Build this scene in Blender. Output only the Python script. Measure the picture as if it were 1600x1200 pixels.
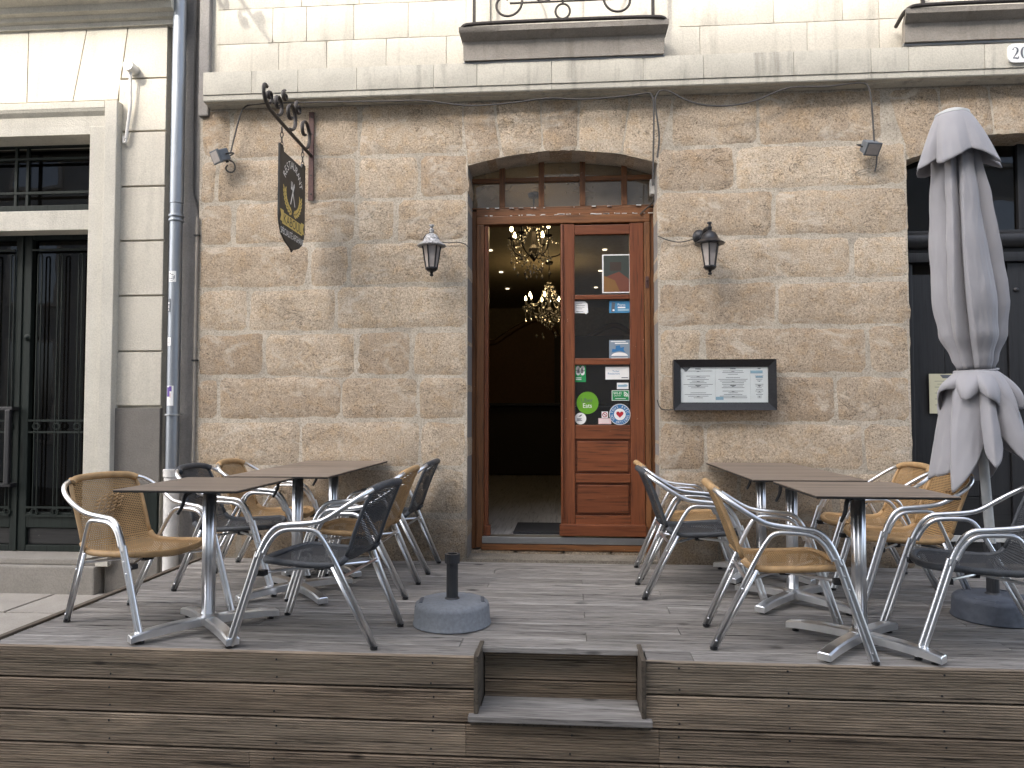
import bpy, bmesh, math, random
from mathutils import Vector, Matrix, noise
R = math.radians
random.seed(7)
for o in list(bpy.data.objects): bpy.data.objects.remove(o)
SC = bpy.context.scene
COL = SC.collection

# ------------------------------------------------------------------ camera
F_PX, YAW, PITCH, CAMZ = 1160.0, R(4.4), R(2.22), 1.10
cd = bpy.data.cameras.new('camera'); cam = bpy.data.objects.new('camera', cd); COL.objects.link(cam)
cam.location = (0, 0, CAMZ); cam.rotation_euler = (R(90) + PITCH, 0, YAW)
cd.sensor_width = 36; cd.lens = F_PX / 1600 * 36; cd.clip_start = .05; cd.clip_end = 500
SC.camera = cam

# ------------------------------------------------------------------ sky, sun, exposure
SUN = Vector((-.60, -1.0, .86)).normalized()
w = bpy.data.worlds.new('World'); SC.world = w; w.use_nodes = True
nt = w.node_tree; nt.nodes.clear()
sky = nt.nodes.new('ShaderNodeTexSky'); sky.sky_type = 'NISHITA'; sky.sun_disc = False
sky.sun_elevation = math.asin(SUN.z); sky.sun_rotation = math.atan2(SUN.x, SUN.y)
sky.dust_density = 4.0; sky.ozone_density = .6; sky.air_density = .8
bw = nt.nodes.new('ShaderNodeRGBToBW'); mx = nt.nodes.new('ShaderNodeMix'); mx.data_type = 'RGBA'
mx.inputs[0].default_value = .48            # hazy white sky
bg = nt.nodes.new('ShaderNodeBackground'); bg.inputs[1].default_value = .15
ow = nt.nodes.new('ShaderNodeOutputWorld')
nt.links.new(sky.outputs[0], bw.inputs[0]); nt.links.new(sky.outputs[0], mx.inputs[6]); nt.links.new(bw.outputs[0], mx.inputs[7])
nt.links.new(mx.outputs[2], bg.inputs[0]); nt.links.new(bg.outputs[0], ow.inputs[0])
sd = bpy.data.lights.new('sun', 'SUN'); sd.energy = .8; sd.angle = R(1.5); sd.color = (1, .95, .86)
so = bpy.data.objects.new('sun', sd); COL.objects.link(so)
so.rotation_euler = SUN.to_track_quat('Z', 'Y').to_euler(); so.location = (-6, -6, 14)
SC.view_settings.view_transform = 'Standard'; SC.view_settings.look = 'None'
SC.view_settings.exposure = 2.5; SC.view_settings.gamma = 1
SC.render.engine = 'CYCLES'

# ------------------------------------------------------------------ pixel helpers (photo 1600x1200 -> place)
_fw = Vector((-math.sin(YAW) * math.cos(PITCH), math.cos(YAW) * math.cos(PITCH), math.sin(PITCH)))
_rt = Vector((math.cos(YAW), math.sin(YAW), 0)); _up = _rt.cross(_fw)
def ray(x, y): return _fw + _rt * ((x - 800) / F_PX) - _up * ((y - 600) / F_PX)
def PY(x, y, Y):
    d = ray(x, y); return Vector((0, 0, CAMZ)) + d * (Y / d.y)
def PZ(x, y, z=0):
    d = ray(x, y); return Vector((0, 0, CAMZ)) + d * ((z - CAMZ) / d.z)
WALL = 5.50
def wx(x, y=500, Y=WALL): return PY(x, y, Y).x
def wz(x, y, Y=WALL): return PY(x, y, Y).z

# ------------------------------------------------------------------ materials
MATS = {}
class NT:
    def __init__(s, name):
        s.m = bpy.data.materials.new(name); s.m.use_nodes = True; s.t = s.m.node_tree; s.t.nodes.clear()
        s.out = s.n('ShaderNodeOutputMaterial'); MATS[name] = s.m
    def n(s, ty, **k):
        o = s.t.nodes.new(ty)
        for a, b in k.items(): setattr(o, a, b)
        return o
    def l(s, a, b): s.t.links.new(a, b)
    def val(s, sock, v):
        if hasattr(v, 'is_output') or isinstance(v, bpy.types.NodeSocket): s.l(v, sock)
        else:
            if isinstance(v, (tuple, list)) and len(v) == 3 and sock.type == 'RGBA': v = (*v, 1)
            sock.default_value = v
    def noise(s, vec, scale, detail=3, rough=.55, dist=0):
        o = s.n('ShaderNodeTexNoise'); o.inputs['Scale'].default_value = scale; o.inputs['Detail'].default_value = detail
        o.inputs['Roughness'].default_value = rough; o.inputs['Distortion'].default_value = dist
        s.l(vec, o.inputs['Vector']); return o.outputs['Fac']
    def ramp(s, fac, stops):
        o = s.n('ShaderNodeValToRGB'); e = o.color_ramp.elements
        while len(e) < len(stops): e.new(.5)
        for i, (p, c) in enumerate(stops):
            e[i].position = p
            if not isinstance(c, (tuple, list)): c = (c, c, c)
            e[i].color = (*c, 1) if len(c) == 3 else c
        s.l(fac, o.inputs[0]); return o.outputs[0]
    def mix(s, fac, a, b, mode='MIX'):
        o = s.n('ShaderNodeMix', data_type='RGBA', blend_type=mode)
        s.val(o.inputs[0], fac); s.val(o.inputs[6], a); s.val(o.inputs[7], b); return o.outputs[2]
    def math(s, op, a, b=0.0, c=None):
        o = s.n('ShaderNodeMath', operation=op); s.val(o.inputs[0], a); s.val(o.inputs[1], b)
        if c is not None: s.val(o.inputs[2], c)
        return o.outputs[0]
    def pos(s, scale=(1, 1, 1), rnd=0.0, kind='Position'):
        if kind == 'Position': p = s.n('ShaderNodeNewGeometry').outputs['Position']
        else: p = s.n('ShaderNodeTexCoord').outputs[kind]
        if rnd:
            oi = s.n('ShaderNodeObjectInfo'); c = s.n('ShaderNodeCombineXYZ')
            v = s.math('MULTIPLY', oi.outputs['Random'], rnd)
            for i in range(3): s.l(v, c.inputs[i])
            a = s.n('ShaderNodeVectorMath', operation='ADD'); s.l(p, a.inputs[0]); s.l(c.outputs[0], a.inputs[1]); p = a.outputs[0]
        if scale != (1, 1, 1):
            a = s.n('ShaderNodeVectorMath', operation='MULTIPLY'); s.l(p, a.inputs[0]); a.inputs[1].default_value = scale; p = a.outputs[0]
        return p
    def rand(s): return s.n('ShaderNodeObjectInfo').outputs['Random']
    def bump(s, h, strength=.3, dist=.01, prev=None):
        o = s.n('ShaderNodeBump'); o.inputs['Strength'].default_value = strength; o.inputs['Distance'].default_value = dist
        s.l(h, o.inputs['Height'])
        if prev is not None: s.l(prev, o.inputs['Normal'])
        return o.outputs[0]
    def bsdf(s, color, rough=.6, metal=0.0, normal=None, spec=.5, **k):
        b = s.n('ShaderNodeBsdfPrincipled'); s.val(b.inputs['Base Color'], color); s.val(b.inputs['Roughness'], rough)
        s.val(b.inputs['Metallic'], metal); b.inputs['Specular IOR Level'].default_value = spec
        for a, v in k.items(): s.val(b.inputs[a.replace('_', ' ')], v)
        if normal is not None: s.l(normal, b.inputs['Normal'])
        return b.outputs[0]
    def end(s, shader): s.l(shader, s.out.inputs['Surface']); return s.m

def mat_plain(name, c, rough=.6, metal=0.0, var=.12, bump=.0, scale=20, spec=.5):
    t = NT(name); p = t.pos(rnd=3)
    n = t.noise(p, scale, 4)
    col = t.mix(t.ramp(n, [(.3, 0), (.7, 1)]), tuple(x * (1 - var) for x in c), tuple(min(1, x * (1 + var)) for x in c))
    r = t.math('ADD', t.math('MULTIPLY', n, .15), rough - .07)
    return t.end(t.bsdf(col, r, metal, t.bump(n, bump, .004) if bump else None, spec))

def mat_granite(name='granite', c1=(.385, .33, .262), c2=(.48, .425, .35), c3=(.42, .335, .235), darken_low=True):
    t = NT(name); p = t.pos(rnd=9)
    big = t.noise(p, 2.6, 4, .6); mid = t.noise(p, 11, 4, .6, .6)
    grain = t.noise(p, 88, 3, .75); spk = t.noise(p, 78, 3, .75)
    col = t.mix(t.ramp(big, [(.32, 0), (.68, 1)]), c1, c2)
    col = t.mix(t.math('MULTIPLY', t.ramp(mid, [(.48, 0), (.66, 1)]), .7), col, c3)
    col = t.mix(t.rand(), t.mix(1, col, (.90, .82, .74), 'MULTIPLY'), t.mix(1, col, (1.20, 1.15, 1.08), 'MULTIPLY'))
    col = t.mix(1, col, t.ramp(grain, [(.30, (.26, .24, .22)), (.44, (.86, .85, .84)), (.56, (1.06, 1.05, 1.04)), (.72, (1.55, 1.52, 1.48))]), 'MULTIPLY')
    # pale lime smears left by repointing
    lime = t.noise(t.pos(scale=(1, 1, 1.5), rnd=4), 4.2, 6, .68, .7)
    col = t.mix(t.math('MULTIPLY', t.ramp(lime, [(.55, 0), (.66, 1)]), .55), col, (.60, .54, .45))
    cr = t.noise(t.pos(scale=(1, 1, 2.2), rnd=5), 3.4, 7, .62, 1.6)
    crack = t.mix(t.ramp(t.noise(t.pos(rnd=6), 2.1, 2), [(.50, 0), (.62, 1)]), (1, 1, 1), t.ramp(cr, [(.490, 1), (.4985, .3), (.502, .3), (.51, 1)]))
    col = t.mix(1, col, crack, 'MULTIPLY')
    # darker towards the ground, with a ragged upper limit
    z = t.n('ShaderNodeSeparateXYZ'); t.l(t.pos(), z.inputs[0])
    noisy_z = t.math('ADD', z.outputs[2], t.math('MULTIPLY', t.noise(t.pos(), 3, 5), .8))
    mr = t.n('ShaderNodeMapRange'); t.l(noisy_z, mr.inputs[0]); mr.inputs[1].default_value = .45; mr.inputs[2].default_value = 1.1
    mr.inputs[3].default_value = .55; mr.inputs[4].default_value = 1
    if darken_low: col = t.mix(1, col, mr.outputs[0], 'MULTIPLY')
    h = t.math('ADD', t.math('MULTIPLY', grain, .55), t.math('ADD', t.math('MULTIPLY', spk, .5), t.math('MULTIPLY', mid, 1.1)))
    nb = t.bump(h, .75, .010); nb = t.bump(crack, .5, .006, nb)
    return t.end(t.bsdf(col, .9, 0, nb, .25))

def mat_lime(name, c=(.66, .61, .50), stain=.35, sc=1.0, bumps=.35, streak=True):
    t = NT(name); p = t.pos(rnd=5)
    n = t.noise(p, 2.2 * sc, 5, .6); f = t.noise(p, 90, 3, .6); m = t.noise(p, 14, 4)
    col = t.mix(t.ramp(n, [(.3, 0), (.7, 1)]), tuple(x * .88 for x in c), tuple(min(.9, x * 1.08) for x in c))
    col = t.mix(t.math('MULTIPLY', t.rand(), .25), col, tuple(x * .82 for x in c))
    if streak:
        s = t.noise(t.pos(scale=(9, 9, .7)), 1.3, 5, .6)
        col = t.mix(t.math('MULTIPLY', t.ramp(s, [(.54, 0), (.74, 1)]), stain), col, (.22, .20, .17))
    col = t.mix(t.math('MULTIPLY', t.ramp(m, [(.6, 0), (.8, 1)]), stain * .6), col, (.33, .30, .25))
    col = t.mix(1, col, t.ramp(f, [(.3, .86), (.6, 1.04)]), 'MULTIPLY')
    return t.end(t.bsdf(col, .88, 0, t.bump(t.math('ADD', f, m), bumps, .004), .25))

def mat_mortar(name='mortar', c=(.47, .415, .335)):
    t = NT(name); p = t.pos()
    n = t.noise(p, 5, 5, .65); f = t.noise(p, 88, 3, .75)
    col = t.mix(t.ramp(n, [(.35, 0), (.65, 1)]), tuple(x * .80 for x in c), tuple(x * 1.15 for x in c))
    col = t.mix(1, col, t.ramp(f, [(.3, .45), (.46, .95), (.7, 1.25)]), 'MULTIPLY')
    z = t.n('ShaderNodeSeparateXYZ'); t.l(p, z.inputs[0])
    noisy_z = t.math('ADD', z.outputs[2], t.math('MULTIPLY', t.noise(p, 3, 5), .8))  # tone drops towards the ground, broken up by noise
    mr = t.n('ShaderNodeMapRange'); t.l(noisy_z, mr.inputs[0]); mr.inputs[1].default_value = .45; mr.inputs[2].default_value = 1.1
    mr.inputs[3].default_value = .5; mr.inputs[4].default_value = 1
    col = t.mix(1, col, mr.outputs[0], 'MULTIPLY')
    return t.end(t.bsdf(col, .95, 0, t.bump(t.math('ADD', f, n), .6, .008), .2))

def mat_wood(name, ca, cb, cc, rough=.75, grain=26, axis=0, chips=None, knots=True, bumps=.4, spec=.3):
    t = NT(name)
    sc = [grain, grain, grain]; sc[axis] = grain / 22
    p = t.pos(scale=tuple(sc), rnd=40); p0 = t.pos(rnd=40)
    g = t.noise(p, 1.0, 6, .68, .8); g2 = t.noise(p, 4.0, 4, .6, .3)
    big = t.noise(t.pos(scale=tuple(.09 * x for x in sc), rnd=13), 1.0, 4, .6)
    col = t.mix(t.ramp(g, [(.30, 0), (.68, 1)]), ca, cb)
    col = t.mix(t.ramp(big, [(.35, 0), (.7, .85)]), col, cc)
    col = t.mix(t.math('MULTIPLY', t.rand(), .35), col, tuple(x * .75 for x in ca))
    col = t.mix(1, col, t.ramp(g2, [(.30, .32), (.46, .95), (.75, 1.22)]), 'MULTIPLY')
    if knots:
        ks = [3.0, 3.0, 7.0]; ks[axis] = 2.2
        v = t.n('ShaderNodeTexVoronoi'); v.inputs['Scale'].default_value = 1.0; t.l(t.pos(scale=tuple(ks), rnd=7), v.inputs['Vector'])
        k = t.ramp(v.outputs['Distance'], [(.03, .22), (.075, .6), (.11, 1)])
        col = t.mix(1, col, k, 'MULTIPLY')
    if knots:
        cs = [6.0, 60.0, 60.0]; k3 = t.noise(t.pos(scale=(1.1, 34, 34), rnd=23), 1.0, 5, .6, .25)
        col = t.mix(1, col, t.ramp(k3, [(.33, .2), (.37, 1)]), 'MULTIPLY')
        pale = t.noise(t.pos(scale=(.7, 5, 5), rnd=31), 1.0, 5, .65, .4)
        col = t.mix(t.math('MULTIPLY', t.ramp(pale, [(.55, 0), (.72, 1)]), .6), col, tuple(min(.6, x * 1.35) for x in cb))
        moss = t.noise(t.pos(scale=(.8, 3, 3), rnd=17), 1.0, 5, .65)
        col = t.mix(t.math('MULTIPLY', t.ramp(moss, [(.56, 0), (.72, 1)]), .25), col, (.12, .115, .08))
    if chips:
        ch = t.noise(p0, 38, 5, .75, .4); c2 = t.noise(p0, 5, 3)
        m = t.math('MULTIPLY', t.ramp(ch, [(.66, 0), (.69, 1)]), t.ramp(c2, [(.5, 0), (.62, 1)]))
        col = t.mix(m, col, chips)
    return t.end(t.bsdf(col, t.math('ADD', t.math('MULTIPLY', g, .25), rough - .12), 0, t.bump(t.math('ADD', g, t.math('MULTIPLY', g2, .6)), bumps, .003), spec))

def mat_metal(name, c=(.78, .79, .80), rough=.22, brushed=True):
    t = NT(name); p = t.pos(rnd=3)
    n = t.noise(p, 35, 4, .6); s = t.noise(p, 6, 3)
    col = t.mix(t.ramp(n, [(.35, 0), (.65, 1)]), tuple(x * .95 for x in c), c)
    r = t.math('ADD', t.math('MULTIPLY', n, .05), t.math('ADD', t.math('MULTIPLY', s, .10), rough - .07))
    return t.end(t.bsdf(col, r, 1.0))

def mat_weave(name, c, M=34, N=46):
    """woven plastic: staggered little gaps, real see-through holes"""
    t = NT(name); uv = t.n('ShaderNodeTexCoord').outputs['UV']; s = t.n('ShaderNodeSeparateXYZ'); t.l(uv, s.inputs[0])
    v = t.math('MULTIPLY', s.outputs[1], N); row = t.math('FLOOR', v); fv = t.math('FRACT', v)
    st = t.math('MULTIPLY', t.math('MODULO', row, 2.0), .5)
    fu = t.math('FRACT', t.math('ADD', t.math('MULTIPLY', s.outputs[0], M), st))
    du = t.math('ABSOLUTE', t.math('SUBTRACT', fu, .5)); dv = t.math('ABSOLUTE', t.math('SUBTRACT', fv, .5))
    hole = t.math('MULTIPLY', t.math('LESS_THAN', du, .24), t.math('LESS_THAN', dv, .13))
    hgt = t.math('ADD', t.math('COSINE', t.math('MULTIPLY', fv, 6.283)), t.math('COSINE', t.math('MULTIPLY', fu, 6.283)))
    hgt = t.math('MULTIPLY', hgt, -.25)
    p = t.pos(rnd=3); n = t.noise(p, 18, 4)
    col = t.mix(t.ramp(n, [(.3, 0), (.7, 1)]), tuple(x * .78 for x in c), tuple(x * 1.12 for x in c))
    edge = t.math('SUBTRACT', 1.0, t.math('MULTIPLY', t.math('MULTIPLY', t.math('LESS_THAN', du, .42), t.math('LESS_THAN', dv, .34)), .6))
    col = t.mix(1, col, edge, 'MULTIPLY')
    b = t.bsdf(col, .62, 0, t.bump(hgt, .35, .004), .25)
    tr = t.n('ShaderNodeBsdfTransparent'); m = t.n('ShaderNodeMixShader')
    t.l(hole, m.inputs[0]); t.l(b, m.inputs[1]); t.l(tr.outputs[0], m.inputs[2]); return t.end(m.outputs[0])

def mat_wrap(name, c):
    t = NT(name); uv = t.n('ShaderNodeTexCoord').outputs['UV']; s = t.n('ShaderNodeSeparateXYZ'); t.l(uv, s.inputs[0])
    r = t.math('ABSOLUTE', t.math('SINE', t.math('MULTIPLY', s.outputs[1], 520)))
    n = t.noise(t.pos(rnd=3), 20, 3)
    col = t.mix(t.ramp(n, [(.3, 0), (.7, 1)]), tuple(x * .82 for x in c), tuple(x * 1.12 for x in c))
    col = t.mix(1, col, t.ramp(r, [(.0, .55), (.35, 1)]), 'MULTIPLY')
    return t.end(t.bsdf(col, .5, 0, t.bump(r, .4, .002), .35))

def mat_glass(name, tint=(.82, .84, .82), refl=1.0, veil=0.0):
    t = NT(name); tr = t.n('ShaderNodeBsdfTransparent'); tr.inputs[0].default_value = (*tint, 1)
    g = t.n('ShaderNodeBsdfGlossy'); g.inputs['Roughness'].default_value = .015
    n = t.bump(t.noise(t.pos(), 2.2, 2), .05, .02); t.l(n, g.inputs['Normal'])
    lw = t.n('ShaderNodeLayerWeight'); lw.inputs[0].default_value = .5
    f = t.math('MINIMUM', t.math('MULTIPLY', t.math('ADD', .042, t.math('MULTIPLY', t.math('POWER', lw.outputs['Facing'], 5.0), .9)), 1.9 * refl), 1.0)
    m = t.n('ShaderNodeMixShader'); t.l(f, m.inputs[0]); t.l(tr.outputs[0], m.inputs[1]); t.l(g.outputs[0], m.inputs[2])
    if veil:  # pale diffuse veil; on the fanlight it stands in for a reflection
        df = t.n('ShaderNodeBsdfDiffuse'); df.inputs[0].default_value = (.50, .43, .34, 1)
        m2 = t.n('ShaderNodeMixShader'); t.l(t.math('MULTIPLY', t.ramp(t.noise(t.pos(), 7, 5, .6), [(.25, .5), (.75, 1.5)]), veil), m2.inputs[0])
        t.l(m.outputs[0], m2.inputs[1]); t.l(df.outputs[0], m2.inputs[2]); return t.end(m2.outputs[0])
    return t.end(m.outputs[0])

def mat_fabric(name, c):
    t = NT(name); p = t.pos()
    n = t.noise(p, 3, 4); f = t.noise(t.pos(scale=(1, 1, .3)), 300, 2)
    col = t.mix(t.ramp(n, [(.3, 0), (.7, 1)]), tuple(x * .90 for x in c), tuple(x * 1.05 for x in c))
    return t.end(t.bsdf(col, .85, 0, t.bump(t.math('ADD', f, t.math('MULTIPLY', n, 2)), .15, .003), .2, Sheen_Weight=.2))

def mat_emit(name, c, s):
    t = NT(name); e = t.n('ShaderNodeEmission'); e.inputs[0].default_value = (*c, 1); e.inputs[1].default_value = s
    return t.end(e.outputs[0])

def mat_print(name, c, rough=.45): return mat_plain(name, c, rough, 0, .03)

mat_granite(); mat_mortar()
mat_lime('limestone', (.56, .525, .45), .42); mat_lime('fascia_stone', (.56, .53, .45), .7)
mat_lime('sill_stone', (.33, .30, .26), .85, 3, 1.0)
mat_lime('cream_render', (.60, .56, .475), .22, .8, .6); mat_lime('surround_stone', (.57, .54, .465), .28, 1, .7)
mat_lime('grey_render', (.27, .255, .24), .5, 1.5, 1.0); mat_lime('granite_base', (.20, .185, .165), .3, 3, .9, False)
mat_lime('opposite_render', (.42, .415, .40), .2, .5, .2)
mat_lime('step_stone', (.27, .25, .22), .4, 2, .7, False); mat_lime('paving', (.36, .33, .29), .4, 2, .8, False)
mat_wood('deck_wood', (.14, .126, .113), (.45, .42, .385), (.31, .29, .268), .82, 30, 0, None, True, .9)
mat_wood('fascia_wood', (.115, .082, .056), (.43, .33, .235), (.27, .225, .17), .8, 30, 0, None, True, .8)
mat_wood('edge_wood', (.07, .055, .04), (.16, .13, .10), (.10, .085, .065), .85, 22, 1, None, False, .4)
mat_wood('red_wood', (.11, .030, .011), (.265, .088, .032), (.18, .052, .019), .40, 20, 2, (.42, .33, .24), False, .18, .5)
mat_wood('red_wood_cross', (.11, .030, .011), (.275, .092, .034), (.19, .056, .02), .40, 20, 0, (.42, .33, .24), False, .18, .5)
mat_wood('frame_wood', (.12, .046, .015), (.27, .115, .040), (.19, .075, .026), .45, 20, 2, (.5, .42, .32), False, .15, .5)
mat_wood('frame_wood_cross', (.12, .046, .015), (.28, .12, .042), (.20, .08, .028), .45, 20, 0, (.55, .48, .38), False, .15, .5)
mat_wood('table_laminate', (.09, .066, .048), (.34, .27, .21), (.24, .19, .15), .48, 8, 0, None, False, .1, .5)
mat_wood('black_wood', (.010, .010, .011), (.022, .022, .024), (.016, .016, .018), .42, 22, 2, None, False, .25, .5)
mat_wood('worn_black_wood', (.010, .010, .010), (.024, .024, .024), (.016, .016, .017), .55, 16, 0, (.33, .30, .25), False, .4, .4)
mat_wood('green_wood', (.008, .012, .010), (.020, .027, .023), (.013, .018, .016), .6, 20, 2, None, False, .2, .2)
mat_wood('interior_floor', (.24, .235, .23), (.42, .415, .41), (.35, .345, .34), .4, 14, 1, None, False, .1, .5)
mat_metal('aluminium', (.86, .87, .88), .30); mat_metal('zinc', (.33, .355, .385), .50); mat_metal('sill_metal', (.45, .46, .47), .4)
mat_weave('weave_tan', (.47, .295, .135)); mat_wrap('wrap_tan', (.47, .30, .145))
mat_weave('weave_grey', (.070, .075, .082)); mat_wrap('wrap_grey', (.072, .077, .084))
mat_plain('black_plastic', (.012, .012, .013), .45); mat_plain('black_edge', (.010, .010, .010), .5)
mat_plain('black_metal', (.014, .014, .016), .38, 0, .3, .1, 60); mat_plain('iron', (.045, .038, .034), .55, .3, .3, .2, 60)
mat_plain('rust_iron', (.085, .040, .034), .6, .1, .3, .2, 50); mat_plain('lamp_grey', (.13, .145, .16), .45, 0, .2)
mat_plain('lamp_worn', (.33, .33, .33), .5, 0, .9, .2, 70); mat_plain('cable', (.06, .056, .052), .6); mat_plain('conduit', (.26, .235, .20), .6)
mat_plain('pvc_white', (.68, .66, .62), .45); mat_plain('concrete_base', (.20, .215, .235), .75, 0, .14, .15, 60)
mat_plain('dark_base', (.085, .095, .115), .6, 0, .25, .2, 25); mat_plain('base_tube', (.03, .031, .034), .45)
mat_plain('pole_white', (.50, .51, .50), .4); mat_fabric('canopy', (.34, .33, .34))
mat_plain('sign_black', (.022, .021, .020), .45); mat_print('gold', (.66, .50, .14)); mat_print('white_print', (.82, .82, .80))
mat_print('paper', (.84, .87, .88)); mat_print('ink', (.10, .11, .13)); mat_print('pale_blue', (.30, .48, .60)); mat_print('blue', (.035, .17, .38))
mat_print('sky_blue', (.06, .24, .44)); mat_print('green', (.02, .26, .08)); mat_print('leaf_green', (.13, .34, .02)); mat_print('grey_blue', (.22, .28, .34))
mat_print('red', (.45, .012, .02)); mat_print('pink', (.75, .55, .55)); mat_print('yellow_paper', (.55, .53, .38)); mat_print('purple', (.12, .06, .30))
mat_print('teal_dull', (.04, .05, .042)); mat_print('rust_red', (.15, .05, .03)); mat_print('ochre', (.20, .10, .03)); mat_print('skin_tone', (.40, .24, .17)); mat_print('brown_dark', (.045, .03, .022))
mat_glass('glass', (.90, .91, .90), .9, .012); mat_glass('dark_glass', (.15, .16, .16), .5, .006); mat_glass('pale_refl_glass', (.35, .34, .32), 2.2, .20); mat_plain('lamp_glass', (.40, .355, .325), .18, 0, .15)  # fanlight glass: mirrored house front put into a diffuse veil
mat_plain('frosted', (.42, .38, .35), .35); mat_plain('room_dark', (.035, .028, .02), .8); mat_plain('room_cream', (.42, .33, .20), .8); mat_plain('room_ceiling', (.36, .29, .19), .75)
mat_plain('panel_brown', (.14, .07, .025), .6); mat_plain('mat_black', (.012, .013, .016), .9); mat_plain('brass', (.28, .18, .07), .25, .9)
mat_plain('crystal', (.75, .72, .66), .06, .55); mat_emit('bulb', (1, .80, .42), 3.5); mat_emit('spot_glow', (1, .85, .6), .45)
mat_plain('asphalt', (.055, .053, .05), .9, 0, .25, .5, 60); mat_plain('window_paint', (.62, .56, .49), .45)
mat_plain('moss', (.10, .10, .02), .9)
t = NT('bright_refl_glass'); t.end(t.bsdf(t.mix(t.ramp(t.noise(t.pos(scale=(1, 1, .4)), 2.5, 2), [(.45, 0), (.55, 1)]), (.62, .61, .60), (.86, .86, .85)), .06, 0, None, .6))  # upper window panes: white and grey reflections painted into the colour
t = NT('window_glass'); MG = t.end(t.bsdf((.5, .52, .55), .04, .85))

# ------------------------------------------------------------------ mesh helpers
WL = {}                       # world location of unrotated parents
def link(o, parent=None, origin=None):
    COL.objects.link(o)
    if origin is not None: o.location = origin; WL[o.name] = Vector(origin)
    if parent is not None:
        o.parent = parent
        if origin is not None: o.location = Vector(origin) - WL.get(parent.name, Vector())
    return o
def tag(o, label, cat, group=None, kind=None):
    if label: o['label'] = label
    if cat: o['category'] = cat
    if group: o['group'] = group
    if kind: o['kind'] = kind
    return o
def root(name, label, cat, loc=(0, 0, 0), group=None):
    o = bpy.data.objects.new(name, None); o.empty_display_size = .1; link(o, None, loc); return tag(o, label, cat, group)

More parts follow.
